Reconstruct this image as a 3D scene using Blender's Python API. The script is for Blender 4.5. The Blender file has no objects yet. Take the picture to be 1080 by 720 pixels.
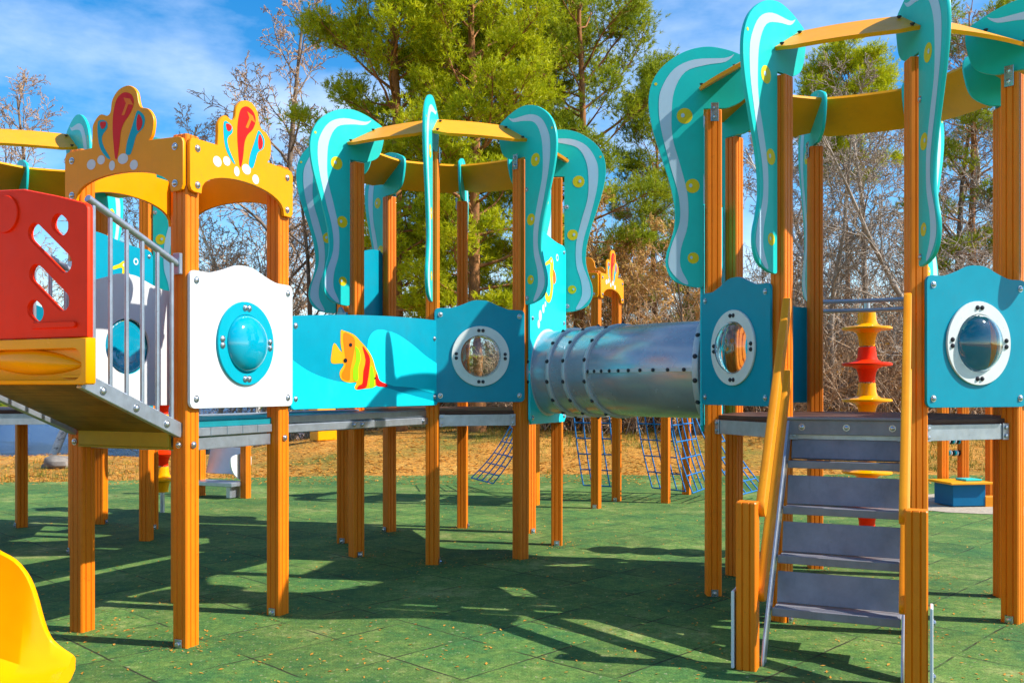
import bpy, math, random
from math import sin, cos, pi, radians, sqrt, atan2
from mathutils import Vector, Matrix
from mathutils.geometry import tessellate_polygon

C = bpy.context.scene.collection
S = bpy.context.scene
CAMZ = 1.34
FPX = 980.0

# ------------------------------------------------------------------ materials
def new_mat(name):
    m = bpy.data.materials.new(name); m.use_nodes = True
    nt = m.node_tree
    return m, nt, nt.nodes['Principled BSDF']

def N(nt, t, **kw):
    n = nt.nodes.new(t)
    for k, v in kw.items():
        if k in n.inputs: n.inputs[k].default_value = v
        else: setattr(n, k, v)
    return n

def ramp(nt, fac, stops):
    r = nt.nodes.new('ShaderNodeValToRGB')
    e = r.color_ramp.elements
    e[0].position, e[0].color = stops[0][0], (*stops[0][1], 1)
    e[1].position, e[1].color = stops[-1][0], (*stops[-1][1], 1)
    for p, c in stops[1:-1]:
        x = e.new(p); x.color = (*c, 1)
    nt.links.new(fac, r.inputs[0]); return r

def plain(name, col, rough=.45, metal=0., var=.08, scale=6, bump=.0, bscale=60, coat=0., spec=.2, dirt=0., dirtcol=(.12,.1,.07)):
    m, nt, b = new_mat(name)
    tc = N(nt, 'ShaderNodeTexCoord')
    n = N(nt, 'ShaderNodeTexNoise', Scale=scale, Detail=6., Roughness=.65)
    nt.links.new(tc.outputs['Object'], n.inputs['Vector'])
    lo = tuple(c*(1-var) for c in col); hi = tuple(min(1, c*(1+var)) for c in col)
    r = ramp(nt, n.outputs['Fac'], [(.3, lo), (.7, hi)])
    out = r.outputs[0]
    if dirt:
        d = N(nt, 'ShaderNodeTexNoise', Scale=3.1, Detail=8., Roughness=.75)
        nt.links.new(tc.outputs['Object'], d.inputs['Vector'])
        dr = ramp(nt, d.outputs['Fac'], [(.52, (0,0,0)), (.72, (dirt,)*3)])
        mx = N(nt, 'ShaderNodeMixRGB'); mx.inputs[2].default_value = (*dirtcol, 1)
        nt.links.new(dr.outputs[0], mx.inputs[0]); nt.links.new(out, mx.inputs[1]); out = mx.outputs[0]
    if dirt:
        oi = N(nt, 'ShaderNodeObjectInfo'); av = N(nt, 'ShaderNodeVectorMath', operation='ADD'); sm_ = N(nt, 'ShaderNodeMapping'); sm_.inputs['Scale'].default_value = (22, 22, 1.3)
        nt.links.new(tc.outputs['Object'], av.inputs[0]); nt.links.new(oi.outputs['Random'], av.inputs[1]); nt.links.new(av.outputs[0], sm_.inputs[0])
        sn = N(nt, 'ShaderNodeTexNoise', Scale=1., Detail=7., Roughness=.7); nt.links.new(sm_.outputs[0], sn.inputs['Vector'])
        sr = ramp(nt, sn.outputs['Fac'], [(.56, (0, 0, 0)), (.78, (min(1, dirt*1.3),)*3)])
        m2 = N(nt, 'ShaderNodeMixRGB'); m2.inputs[2].default_value = (*(c*.45+.02 for c in col), 1)
        nt.links.new(sr.outputs[0], m2.inputs[0]); nt.links.new(out, m2.inputs[1]); out = m2.outputs[0]
        vo = N(nt, 'ShaderNodeTexNoise', Scale=70., Detail=2.); nt.links.new(av.outputs[0], vo.inputs['Vector'])
        vr = ramp(nt, vo.outputs['Fac'], [(.70, (0, 0, 0)), (.74, (min(1, dirt*2.2),)*3)])
        m3 = N(nt, 'ShaderNodeMixRGB'); m3.inputs[2].default_value = (*dirtcol, 1)
        nt.links.new(vr.outputs[0], m3.inputs[0]); nt.links.new(out, m3.inputs[1]); out = m3.outputs[0]
    nt.links.new(out, b.inputs['Base Color'])
    b.inputs['Roughness'].default_value = rough; b.inputs['Metallic'].default_value = metal
    b.inputs['Coat Weight'].default_value = coat; b.inputs['Coat Roughness'].default_value = .1
    b.inputs['Specular IOR Level'].default_value = spec
    rr = N(nt, 'ShaderNodeMapRange'); rr.inputs[3].default_value = max(.03, rough-.1); rr.inputs[4].default_value = min(1, rough+.12)
    n2 = N(nt, 'ShaderNodeTexNoise', Scale=scale*2.3, Detail=5.)
    nt.links.new(tc.outputs['Object'], n2.inputs['Vector']); nt.links.new(n2.outputs['Fac'], rr.inputs[0]); nt.links.new(rr.outputs[0], b.inputs['Roughness'])
    if bump:
        bn = N(nt, 'ShaderNodeTexNoise', Scale=bscale, Detail=4.)
        nt.links.new(tc.outputs['Object'], bn.inputs['Vector'])
        bp = N(nt, 'ShaderNodeBump', Strength=bump, Distance=.01)
        nt.links.new(bn.outputs['Fac'], bp.inputs['Height']); nt.links.new(bp.outputs[0], b.inputs['Normal'])
    return m

def wood_mat(name, c1, c2, rough=.42, axis='Z', coat=.15):
    m, nt, b = new_mat(name)
    tc = N(nt, 'ShaderNodeTexCoord'); mp = N(nt, 'ShaderNodeMapping')
    oi = N(nt, 'ShaderNodeObjectInfo')
    ad = N(nt, 'ShaderNodeVectorMath', operation='ADD')
    nt.links.new(tc.outputs['Object'], ad.inputs[0]); nt.links.new(oi.outputs['Random'], ad.inputs[1])
    sc = {'Z': (60, 60, 2.2), 'X': (2.2, 60, 60)}[axis]
    mp.inputs['Scale'].default_value = sc
    nt.links.new(ad.outputs[0], mp.inputs[0])
    n = N(nt, 'ShaderNodeTexNoise', Scale=1., Detail=5., Roughness=.6)
    nt.links.new(mp.outputs[0], n.inputs['Vector'])
    n3 = N(nt, 'ShaderNodeTexNoise', Scale=4.5, Detail=5., Roughness=.7)
    nt.links.new(ad.outputs[0], n3.inputs['Vector'])
    mx = N(nt, 'ShaderNodeMath', operation='ADD'); mx2 = N(nt, 'ShaderNodeMath', operation='MULTIPLY'); mx2.inputs[1].default_value = .5
    nt.links.new(n.outputs['Fac'], mx.inputs[0]); nt.links.new(n3.outputs['Fac'], mx.inputs[1]); nt.links.new(mx.outputs[0], mx2.inputs[0])
    r = ramp(nt, mx2.outputs[0], [(.36, c1), (.62, c2)])
    k1 = N(nt, 'ShaderNodeTexNoise', Scale=26., Detail=4., Roughness=.8); nt.links.new(ad.outputs[0], k1.inputs['Vector'])
    kr = ramp(nt, k1.outputs['Fac'], [(.64, (0, 0, 0)), (.72, (.55, .55, .55))])
    k2 = N(nt, 'ShaderNodeMixRGB'); k2.inputs[2].default_value = (c1[0]*.45, c1[1]*.45, c1[2]*.5+.004, 1)
    nt.links.new(kr.outputs[0], k2.inputs[0]); nt.links.new(r.outputs[0], k2.inputs[1])
    tn_ = N(nt, 'ShaderNodeHueSaturation'); nt.links.new(k2.outputs[0], tn_.inputs['Color'])
    vr_ = N(nt, 'ShaderNodeMapRange'); vr_.inputs[3].default_value = .86; vr_.inputs[4].default_value = 1.08; nt.links.new(oi.outputs['Random'], vr_.inputs[0]); nt.links.new(vr_.outputs[0], tn_.inputs['Value'])
    nt.links.new(tn_.outputs[0], b.inputs['Base Color'])
    b.inputs['Roughness'].default_value = rough; b.inputs['Coat Weight'].default_value = coat; b.inputs['Coat Roughness'].default_value = .25; b.inputs['Specular IOR Level'].default_value = .3
    bp = N(nt, 'ShaderNodeBump', Strength=.12, Distance=.004)
    nt.links.new(n.outputs['Fac'], bp.inputs['Height']); nt.links.new(bp.outputs[0], b.inputs['Normal'])
    return m

M = {}
M['wood'] = wood_mat('stained timber', (.72, .165, .0006), (.84, .215, .001), rough=.5, coat=.05)
M['woodx'] = wood_mat('stained timber lengthwise', (.76, .23, .001), (.92, .34, .003), rough=.45, axis='X', coat=.05)
M['amber'] = plain('yellow panel board', (.88, .305, .0006), .36, var=.05, dirt=.10)
M['yellow'] = plain('yellow roof band board', (.88, .34, .004), .42, var=.05, dirt=.12)
M['teal'] = plain('aqua panel board', (.0, .27, .38), .34, var=.06, dirt=.10)
M['aqua'] = plain('turquoise petal board', (.012, .54, .50), .36, var=.05, dirt=.10)
M['cyan'] = plain('bright cyan print', (.005, .60, .70), .34, var=.04, dirt=.08)
M['pale'] = plain('pale lilac print', (.45, .62, .74), .4, var=.04)
M['white'] = plain('white panel board', (.62, .64, .65), .36, var=.03, dirt=.16, dirtcol=(.5,.5,.46))
M['ringwhite'] = plain('porthole flange plastic', (.66, .69, .67), .4, var=.05, dirt=.15)
M['spot'] = plain('yellow spot print', (.72, .56, .01), .4, var=.05)
M['red'] = plain('red moulded plastic', (.98, .030, .0005), .45, var=.05, bump=.03, bscale=25, spec=.15, dirt=.12, dirtcol=(.6,.05,.03))
M['redp'] = plain('red print', (.72, .008, .004), .4, var=.04)
M['orange'] = plain('orange print', (.88, .17, .002), .4, var=.04)
M['lime'] = plain('lime print', (.26, .62, .004), .4, var=.04)
M['tealp'] = plain('teal print', (.0, .34, .44), .4, var=.04)
M['black'] = plain('black print', (.012, .012, .014), .4)
M['slide'] = plain('yellow moulded plastic', (.90, .37, .001), .22, var=.04, bump=.05, bscale=14)
M['steel'] = plain('galvanised steel', (.42, .47, .54), .38, metal=.75, var=.15, scale=12, dirt=.2, dirtcol=(.22,.2,.17))
M['bolt'] = plain('zinc bolt', (.45, .48, .52), .25, metal=.9, var=.1)
M['darkbolt'] = plain('dark bolt cap', (.05, .05, .06), .35, metal=.4)
M['tread'] = plain('grey painted tread plate', (.245, .245, .275), .36, metal=.12, var=.16, scale=9, dirt=.34, dirtcol=(.25,.23,.22), bump=.03)
M['deck'] = plain('brown phenolic plywood', (.10, .045, .03), .5, var=.2, scale=18)
M['tealdeck'] = plain('deck with painted sky reflection', (.01, .20, .24), .42, var=.12)  # teal base colour stands in for sky reflected on the deck top
M['ply'] = wood_mat('ramp plywood', (.05, .026, .004), (.22, .13, .02), .5, 'X')
M['olive'] = plain('steel with painted yellow reflection', (.36, .24, .015), .45, var=.12, dirt=.2)  # olive tone paints yellow reflected in shaded steel into the colour
M['tunnel'] = plain('grey tunnel plastic', (.42, .45, .52), .24, metal=.45, var=.12, scale=3, bump=.06, bscale=5, dirt=.28, dirtcol=(.3,.3,.28))
M['tunnelrib'] = plain('pale grey tunnel flange', (.50, .53, .57), .4, metal=.2, var=.08)
M['rope'] = plain('blue braided rope', (.012, .16, .42), .7, var=.2, scale=60, bump=.3, bscale=180)
M['blue'] = plain('blue panel board', (.0, .12, .26), .4, var=.06)
M['rock'] = plain('granite boulder', (.20, .175, .15), .85, var=.4, scale=5, bump=.6, bscale=12)

def glass(name, tint=(1, 1, 1), rough=.02):
    m, nt, b = new_mat(name)
    b.inputs['Base Color'].default_value = (*tint, 1)
    b.inputs['Transmission Weight'].default_value = 1
    b.inputs['Roughness'].default_value = rough; b.inputs['IOR'].default_value = 1.49
    return m
M['dome'] = glass('clear acrylic', (.80, .93, .97))
m, nt, b = new_mat('tinted teal acrylic'); M['tealdome'] = m
b.inputs['Base Color'].default_value = (.0, .33, .47, 1); b.inputs['Roughness'].default_value = .07; b.inputs['Coat Weight'].default_value = .8

def leaf_mat(name, cols, trans=.3, rough=.6, oscale=1.2):
    m, nt, b = new_mat(name)
    tc = N(nt, 'ShaderNodeTexCoord')
    n = N(nt, 'ShaderNodeTexNoise', Scale=oscale, Detail=6., Roughness=.75)
    nt.links.new(tc.outputs['Object'], n.inputs['Vector'])
    r = ramp(nt, n.outputs['Fac'], [(.3+.4*i/(len(cols)-1), c) for i, c in enumerate(cols)])
    nt.links.new(r.outputs[0], b.inputs['Base Color']); b.inputs['Roughness'].default_value = rough
    b.inputs['Specular IOR Level'].default_value = .25
    t = N(nt, 'ShaderNodeBsdfTranslucent'); nt.links.new(r.outputs[0], t.inputs[0])
    mx = N(nt, 'ShaderNodeMixShader'); mx.inputs[0].default_value = trans
    o = nt.nodes['Material Output']
    nt.links.new(b.outputs[0], mx.inputs[1]); nt.links.new(t.outputs[0], mx.inputs[2]); nt.links.new(mx.outputs[0], o.inputs[0])
    return m
M['needle'] = leaf_mat('pine needles', [(.22, .29, .006), (.50, .54, .010), (.72, .68, .018)], .48, .5, 2.2)
M['needle2'] = leaf_mat('darker pine needles', [(.14, .21, .010), (.30, .36, .014), (.46, .47, .02)], .45, .5, 2.2)
M['leaf'] = leaf_mat('fallen leaves', [(.34, .10, .012), (.60, .26, .03), (.68, .42, .09)], .2, .7, 9)
M['grassblade'] = leaf_mat('spring grass blades', [(.10, .10, .012), (.20, .20, .02), (.36, .27, .05)], .3, .6, .8)
M['twigleaf'] = leaf_mat('withered bush leaves', [(.40, .20, .05), (.56, .34, .09), (.46, .42, .08)], .4, .7, 2)

def bark(name, stops, scale=7, zs=.35, bump=.5):
    m, nt, b = new_mat(name)
    tc = N(nt, 'ShaderNodeTexCoord'); mp = N(nt, 'ShaderNodeMapping'); mp.inputs['Scale'].default_value = (1, 1, zs)
    nt.links.new(tc.outputs['Object'], mp.inputs[0])
    n = N(nt, 'ShaderNodeTexNoise', Scale=scale, Detail=8., Roughness=.75)
    nt.links.new(mp.outputs[0], n.inputs['Vector'])
    r = ramp(nt, n.outputs['Fac'], stops); nt.links.new(r.outputs[0], b.inputs['Base Color'])
    b.inputs['Roughness'].default_value = .9
    bp = N(nt, 'ShaderNodeBump', Strength=bump, Distance=.03)
    nt.links.new(n.outputs['Fac'], bp.inputs['Height']); nt.links.new(bp.outputs[0], b.inputs['Normal'])
    return m
M['pinebark'] = bark('pine bark', [(.32, (.07, .035, .018)), (.5, (.30, .12, .035)), (.68, (.46, .22, .075))])
M['darkbark'] = bark('dark bark', [(.35, (.08, .055, .04)), (.65, (.28, .20, .14))])
M['birch'] = bark('birch bark', [(.36, (.05, .045, .04)), (.46, (.55, .52, .48)), (.7, (.72, .69, .66))], 5, 2.5)
M['twig'] = bark('bare twigs', [(.35, (.30, .16, .08)), (.65, (.66, .46, .29))], 2, 1)
M['palebark'] = bark('pale grey bark', [(.35, (.20, .15, .11)), (.65, (.46, .38, .31))], 4, .6)
M['redtwig'] = bark('reddish twigs', [(.35, (.48, .21, .06)), (.65, (.78, .47, .18))], 2, 1)

# rubber paving
m, nt, b = new_mat('green rubber tiles'); M['rubber'] = m
tc = N(nt, 'ShaderNodeTexCoord')
mp = N(nt, 'ShaderNodeMapping'); mp.inputs['Rotation'].default_value = (0, 0, radians(44)); mp.inputs['Location'].default_value = (.13, .06, 0)
nt.links.new(tc.outputs['Object'], mp.inputs[0])
sep = N(nt, 'ShaderNodeSeparateXYZ')
nd = N(nt, 'ShaderNodeTexNoise', Scale=2.5, Detail=3.)
nt.links.new(tc.outputs['Object'], nd.inputs['Vector'])
vm = N(nt, 'ShaderNodeVectorMath', operation='SCALE'); vm.inputs['Scale'].default_value = .03
nt.links.new(nd.outputs['Color'], vm.inputs[0])
va = N(nt, 'ShaderNodeVectorMath', operation='ADD'); nt.links.new(mp.outputs[0], va.inputs[0]); nt.links.new(vm.outputs[0], va.inputs[1])
nt.links.new(va.outputs[0], sep.inputs[0])
def seam(sock, size):
    d = N(nt, 'ShaderNodeMath', operation='DIVIDE'); d.inputs[1].default_value = size; nt.links.new(sock, d.inputs[0])
    f = N(nt, 'ShaderNodeMath', operation='FRACT'); nt.links.new(d.outputs[0], f.inputs[0])
    s = N(nt, 'ShaderNodeMath', operation='SUBTRACT'); s.inputs[1].default_value = .5; nt.links.new(f.outputs[0], s.inputs[0])
    a = N(nt, 'ShaderNodeMath', operation='ABSOLUTE'); nt.links.new(s.outputs[0], a.inputs[0])
    return a.outputs[0]
sx, sy = seam(sep.outputs[0], .5), seam(sep.outputs[1], .5)
mxs = N(nt, 'ShaderNodeMath', operation='MAXIMUM'); nt.links.new(sx, mxs.inputs[0]); nt.links.new(sy, mxs.inputs[1])
seamr = N(nt, 'ShaderNodeMapRange'); seamr.inputs[1].default_value = .482; seamr.inputs[2].default_value = .496; nt.links.new(mxs.outputs[0], seamr.inputs[0])
n1 = N(nt, 'ShaderNodeTexNoise', Scale=1.1, Detail=9., Roughness=.68); nt.links.new(tc.outputs['Object'], n1.inputs['Vector'])
n2 = N(nt, 'ShaderNodeTexNoise', Scale=95., Detail=3., Roughness=.7); nt.links.new(tc.outputs['Object'], n2.inputs['Vector'])
# per tile tint
fl = N(nt, 'ShaderNodeVectorMath', operation='SNAP'); fl.inputs[1].default_value = (.5, .5, 10)
off = N(nt, 'ShaderNodeVectorMath', operation='ADD'); off.inputs[1].default_value = (0., 0., 0)
nt.links.new(va.outputs[0], off.inputs[0]); nt.links.new(off.outputs[0], fl.inputs[0])
wn = N(nt, 'ShaderNodeTexWhiteNoise'); nt.links.new(fl.outputs[0], wn.inputs['Vector'])
n1b = N(nt, 'ShaderNodeTexNoise', Scale=7., Detail=7., Roughness=.75); nt.links.new(tc.outputs['Object'], n1b.inputs['Vector'])
nmx = N(nt, 'ShaderNodeMixRGB'); nmx.inputs[0].default_value = .42; nt.links.new(n1.outputs['Fac'], nmx.inputs[1]); nt.links.new(n1b.outputs['Fac'], nmx.inputs[2])
r1 = ramp(nt, nmx.outputs[0], [(.30, (.014, .075, .026)), (.43, (.042, .130, .030)), (.53, (.100, .185, .034)), (.67, (.30, .31, .11))])
hs = N(nt, 'ShaderNodeHueSaturation'); nt.links.new(r1.outputs[0], hs.inputs['Color'])
mr = N(nt, 'ShaderNodeMapRange'); mr.inputs[3].default_value = .84; mr.inputs[4].default_value = 1.14; nt.links.new(wn.outputs['Value'], mr.inputs[0]); nt.links.new(mr.outputs[0], hs.inputs['Value'])
gr = ramp(nt, n2.outputs['Fac'], [(.3, (.55, .55, .55)), (.7, (1.35, 1.35, 1.35))])
n7 = N(nt, 'ShaderNodeTexNoise', Scale=24., Detail=5., Roughness=.8); nt.links.new(tc.outputs['Object'], n7.inputs['Vector'])
g7 = ramp(nt, n7.outputs['Fac'], [(.34, (.62, .66, .62)), (.66, (1.35, 1.3, 1.3))])
m7 = N(nt, 'ShaderNodeMixRGB', blend_type='MULTIPLY'); m7.inputs[0].default_value = 1; nt.links.new(gr.outputs[0], m7.inputs[1]); nt.links.new(g7.outputs[0], m7.inputs[2])
ml = N(nt, 'ShaderNodeMixRGB', blend_type='MULTIPLY'); ml.inputs[0].default_value = 1
nt.links.new(hs.outputs[0], ml.inputs[1]); nt.links.new(m7.outputs[0], ml.inputs[2])
n5 = N(nt, 'ShaderNodeTexNoise', Scale=38., Detail=2.); nt.links.new(tc.outputs['Object'], n5.inputs['Vector'])
fr = ramp(nt, n5.outputs['Fac'], [(.66, (0, 0, 0)), (.71, (.8, .8, .8))])
mf = N(nt, 'ShaderNodeMixRGB'); mf.inputs[2].default_value = (.30, .29, .17, 1); nt.links.new(fr.outputs[0], mf.inputs[0]); nt.links.new(ml.outputs[0], mf.inputs[1])
n6 = N(nt, 'ShaderNodeTexNoise', Scale=3., Detail=4.); nt.links.new(tc.outputs['Object'], n6.inputs['Vector'])
smr = N(nt, 'ShaderNodeMapRange'); smr.inputs[1].default_value = .40; smr.inputs[2].default_value = .54; nt.links.new(n6.outputs['Fac'], smr.inputs[0])
sm = N(nt, 'ShaderNodeMath', operation='MULTIPLY'); nt.links.new(seamr.outputs[0], sm.inputs[0]); nt.links.new(smr.outputs[0], sm.inputs[1])
mseam = N(nt, 'ShaderNodeMixRGB'); mseam.inputs[2].default_value = (.022, .022, .010, 1)
nt.links.new(sm.outputs[0], mseam.inputs[0]); nt.links.new(mf.outputs[0], mseam.inputs[1])
nt.links.new(mseam.outputs[0], b.inputs['Base Color']); b.inputs['Roughness'].default_value = .85; b.inputs['Specular IOR Level'].default_value = .3
hb = N(nt, 'ShaderNodeMath', operation='SUBTRACT'); nt.links.new(n2.outputs['Fac'], hb.inputs[0]); nt.links.new(sm.outputs[0], hb.inputs[1])
bp = N(nt, 'ShaderNodeBump', Strength=.55, Distance=.006); nt.links.new(hb.outputs[0], bp.inputs['Height']); nt.links.new(bp.outputs[0], b.inputs['Normal'])

# leafy spring grass ground
m, nt, b = new_mat('leaf littered grass'); M['ground'] = m
tc = N(nt, 'ShaderNodeTexCoord')
a1 = N(nt, 'ShaderNodeTexNoise', Scale=.45, Detail=8., Roughness=.7); nt.links.new(tc.outputs['Object'], a1.inputs['Vector'])
a2 = N(nt, 'ShaderNodeTexNoise', Scale=14., Detail=6., Roughness=.75); nt.links.new(tc.outputs['Object'], a2.inputs['Vector'])
ra = ramp(nt, a1.outputs['Fac'], [(.34, (.16, .17, .012)), (.44, (.34, .20, .02)), (.55, (.56, .25, .03)), (.7, (.60, .36, .07))])
rb = ramp(nt, a2.outputs['Fac'], [(.3, (.45, .42, .4)), (.7, (1.5, 1.45, 1.3))])
ml = N(nt, 'ShaderNodeMixRGB', blend_type='MULTIPLY'); ml.inputs[0].default_value = 1
nt.links.new(ra.outputs[0], ml.inputs[1]); nt.links.new(rb.outputs[0], ml.inputs[2]); nt.links.new(ml.outputs[0], b.inputs['Base Color'])
b.inputs['Roughness'].default_value = .95
bp = N(nt, 'ShaderNodeBump', Strength=1., Distance=.05); nt.links.new(a2.outputs['Fac'], bp.inputs['Height']); nt.links.new(bp.outputs[0], b.inputs['Normal'])
M['sand'] = plain('pale sand', (.40, .34, .26), .95, var=.25, scale=20, bump=.4, bscale=80)
# lake
m, nt, b = new_mat('lake water'); M['water'] = m
b.inputs['Base Color'].default_value = (.025, .10, .32, 1); b.inputs['Roughness'].default_value = .3; b.inputs['Specular IOR Level'].default_value = .12
tc = N(nt, 'ShaderNodeTexCoord'); mp = N(nt, 'ShaderNodeMapping'); mp.inputs['Scale'].default_value = (1, 2.2, 1)
nt.links.new(tc.outputs['Object'], mp.inputs[0])
wv = N(nt, 'ShaderNodeTexNoise', Scale=3.5, Detail=6., Roughness=.75); nt.links.new(mp.outputs[0], wv.inputs['Vector'])
bp = N(nt, 'ShaderNodeBump', Strength=1., Distance=.6); nt.links.new(wv.outputs['Fac'], bp.inputs['Height']); nt.links.new(bp.outputs[0], b.inputs['Normal'])

# ------------------------------------------------------------------ mesh builder
def crom(pts, n=6, closed=True):
    out = []; L = len(pts)
    rng = range(L if closed else L-1)
    for i in rng:
        if closed: p0, p1, p2, p3 = pts[i-1], pts[i], pts[(i+1) % L], pts[(i+2) % L]
        else: p0, p1, p2, p3 = pts[max(i-1, 0)], pts[i], pts[i+1], pts[min(i+2, L-1)]
        for k in range(n):
            t = k/n
            out.append(tuple(.5*((2*b)+(-a+c)*t+(2*a-5*b+4*c-d)*t*t+(-a+3*b-3*c+d)*t**3) for a, b, c, d in zip(p0, p1, p2, p3)))
    if not closed: out.append(tuple(pts[-1]))
    return out

def rrect(x0, z0, x1, z1, r, n=5):
    o = []
    for cx, cz, a in ((x1-r, z0+r, -90), (x1-r, z1-r, 0), (x0+r, z1-r, 90), (x0+r, z0+r, 180)):
        for k in range(n+1):
            t = radians(a+90*k/n); o.append((cx+r*cos(t), cz+r*sin(t)))
    return o

def circ(cx, cz, rx, rz=None, n=28):
    rz = rz or rx
    return [(cx+rx*cos(2*pi*k/n), cz+rz*sin(2*pi*k/n)) for k in range(n)]

def area2(p): return sum(p[i-1][0]*p[i][1]-p[i][0]*p[i-1][1] for i in range(len(p)))

def inset(p, e):
    L = len(p); o = []
    for i in range(L):
        a, b, c = p[i-1], p[i], p[(i+1) % L]
        n = []
        for q, r in ((a, b), (b, c)):
            dx, dz = r[0]-q[0], r[1]-q[1]; l = math.hypot(dx, dz) or 1e-9
            n.append((-dz/l, dx/l))
        nx, nz = n[0][0]+n[1][0], n[0][1]+n[1][1]; l = nx*nx+nz*nz
        k = 2/l if l > .5 else 2
        o.append((b[0]+e*nx*k*.5*1.0, b[1]+e*nz*k*.5*1.0))
    return o

class MB:
    def __init__(s): s.v = []; s.f = []; s.m = []; s.M = Matrix()
    def add(s, verts, faces, mi=0):
        o = len(s.v)
        s.v += [tuple(s.M @ Vector(v)) for v in verts]
        s.f += [tuple(i+o for i in f) for f in faces]; s.m += [mi]*len(faces)
        return s
    def flat(s, poly, y, mi=0, front=True, plane='xz'):
        if area2(poly) < 0: poly = poly[::-1]
        tri = tessellate_polygon([[Vector((p[0], p[1], 0)) for p in poly]])
        fs = []
        for t in tri:
            a = area2([poly[i] for i in t])
            if abs(a) < 1e-12: continue
            t = t if a > 0 else t[::-1]
            fs.append(tuple(t) if front else tuple(t[::-1]))
        s.add([(p[0], y, p[1]) for p in poly], fs, mi)
        return s
    def plate(s, outer, holes=(), y0=0., y1=.02, e=.003, mi=0, mi_side=None):
        """polygon in the xz plane, front face at y0 (looks to -y), back at y1"""
        if mi_side is None: mi_side = mi
        if area2(outer) < 0: outer = outer[::-1]
        holes = [h if area2(h) < 0 else h[::-1] for h in holes]
        loops = [outer]+list(holes); ins = [inset(l, e) if e else l for l in loops]
        allp = [p for l in ins for p in l]
        tri = tessellate_polygon([[Vector((p[0], p[1], 0)) for p in l] for l in ins])
        tf = []
        for t in tri:
            a = area2([allp[i] for i in t])
            if abs(a) < 1e-12: continue
            tf.append(tuple(t) if a > 0 else tuple(t[::-1]))
        s.add([(p[0], y0, p[1]) for p in allp], tf, mi)
        s.add([(p[0], y1, p[1]) for p in allp], [f[::-1] for f in tf], mi)
        for l, q in zip(loops, ins):
            n = len(l); vs = []; ys = (y0, y0+e, y1-e, y1) if e else (y0, y1)
            for k, y in enumerate(ys):
                src = q if (e and k in (0, 3)) else l
                vs += [(p[0], y, p[1]) for p in src]
            fs = []
            for k in range(len(ys)-1):
                for i in range(n):
                    j = (i+1) % n
                    fs.append((k*n+i, (k+1)*n+i, (k+1)*n+j, k*n+j))
            s.add(vs, fs, mi_side)
        return s
    def box(s, c, d, rz=0, ry=0, rx=0, mi=0, e=0.004):
        x, y, z = d[0]/2, d[1]/2, d[2]/2; e = min(e, x*.45, y*.45, z*.45)
        old = s.M; s.M = old @ Matrix.Translation(c) @ Matrix.Rotation(rz, 4, 'Z') @ Matrix.Rotation(ry, 4, 'Y') @ Matrix.Rotation(rx, 4, 'X')
        vs = []; idx = {}
        for ix in (-1, 1):
            for iy in (-1, 1):
                for iz in (-1, 1):
                    for ax in range(3):
                        p = [ix*(x-e), iy*(y-e), iz*(z-e)]
                        p[ax] = (ix*x, iy*y, iz*z)[ax]
                        idx[(ix, iy, iz, ax)] = len(vs); vs.append(tuple(p))
        fs = []
        cyc = [(-1, -1), (1, -1), (1, 1), (-1, 1)]
        def key(ax, sgn, a, b, which):
            o = [0, 0, 0]; o[ax] = sgn; o[(ax+1) % 3] = a; o[(ax+2) % 3] = b
            return idx[(o[0], o[1], o[2], which)]
        for ax in range(3):
            for sg in (-1, 1):
                f = [key(ax, sg, a, b, ax) for a, b in cyc]
                fs.append(tuple(f if sg > 0 else f[::-1]))
        for ax in range(3):          # edges running along ax
            a1, a2 = (ax+1) % 3, (ax+2) % 3
            for sa in (-1, 1):
                for sb in (-1, 1):
                    def g(t, which):
                        o = [0, 0, 0]; o[ax] = t; o[a1] = sa; o[a2] = sb
                        return idx[(o[0], o[1], o[2], which)]
                    f = (g(-1, a1), g(1, a1), g(1, a2), g(-1, a2))
                    fs.append(f if sa*sb < 0 else f[::-1])
        for ix in (-1, 1):
            for iy in (-1, 1):
                for iz in (-1, 1):
                    f = tuple(idx[(ix, iy, iz, a)] for a in range(3))
                    fs.append(f if ix*iy*iz > 0 else f[::-1])
        s.add(vs, fs, mi); s.M = old; return s
    def tube(s, pts, r, n=8, mi=0, caps=True):
        pts = [Vector(p) for p in pts]; L = len(pts)
        rs = r if isinstance(r, (list, tuple)) else [r]*L
        vs = []; up = None
        for i, p in enumerate(pts):
            t = (pts[min(i+1, L-1)]-pts[max(i-1, 0)]).normalized()
            if up is None:
                up = Vector((0, 0, 1)) if abs(t.z) < .9 else Vector((1, 0, 0))
            a = t.cross(up)
            if a.length < 1e-5: a = t.orthogonal()
            a.normalize(); b = t.cross(a); up = -b if b.dot(up) < 0 else b
            up = a.cross(t)
            for k in range(n):
                q = 2*pi*k/n; vs.append(tuple(p+rs[i]*(cos(q)*a+sin(q)*up)))
        fs = []
        for i in range(L-1):
            for k in range(n):
                j = (k+1) % n
                fs.append((i*n+k, i*n+j, (i+1)*n+j, (i+1)*n+k))
        if caps: fs += [tuple(range(n))[::-1], tuple(range((L-1)*n, L*n))]
        s.add(vs, fs, mi); return s
    def lathe(s, prof, n=24, mi=0, axis='z'):
        """prof: list of (r, h)"""
        vs = []
        for r, h in prof:
            for k in range(n):
                a = 2*pi*k/n
                vs.append((r*cos(a), r*sin(a), h) if axis == 'z' else (r*cos(a), h, r*sin(a)))
        fs = []
        for i in range(len(prof)-1):
            for k in range(n):
                j = (k+1) % n; f = (i*n+k, i*n+j, (i+1)*n+j, (i+1)*n+k)
                fs.append(f if axis == 'z' else f[::-1])
        s.add(vs, fs, mi); return s
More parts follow.
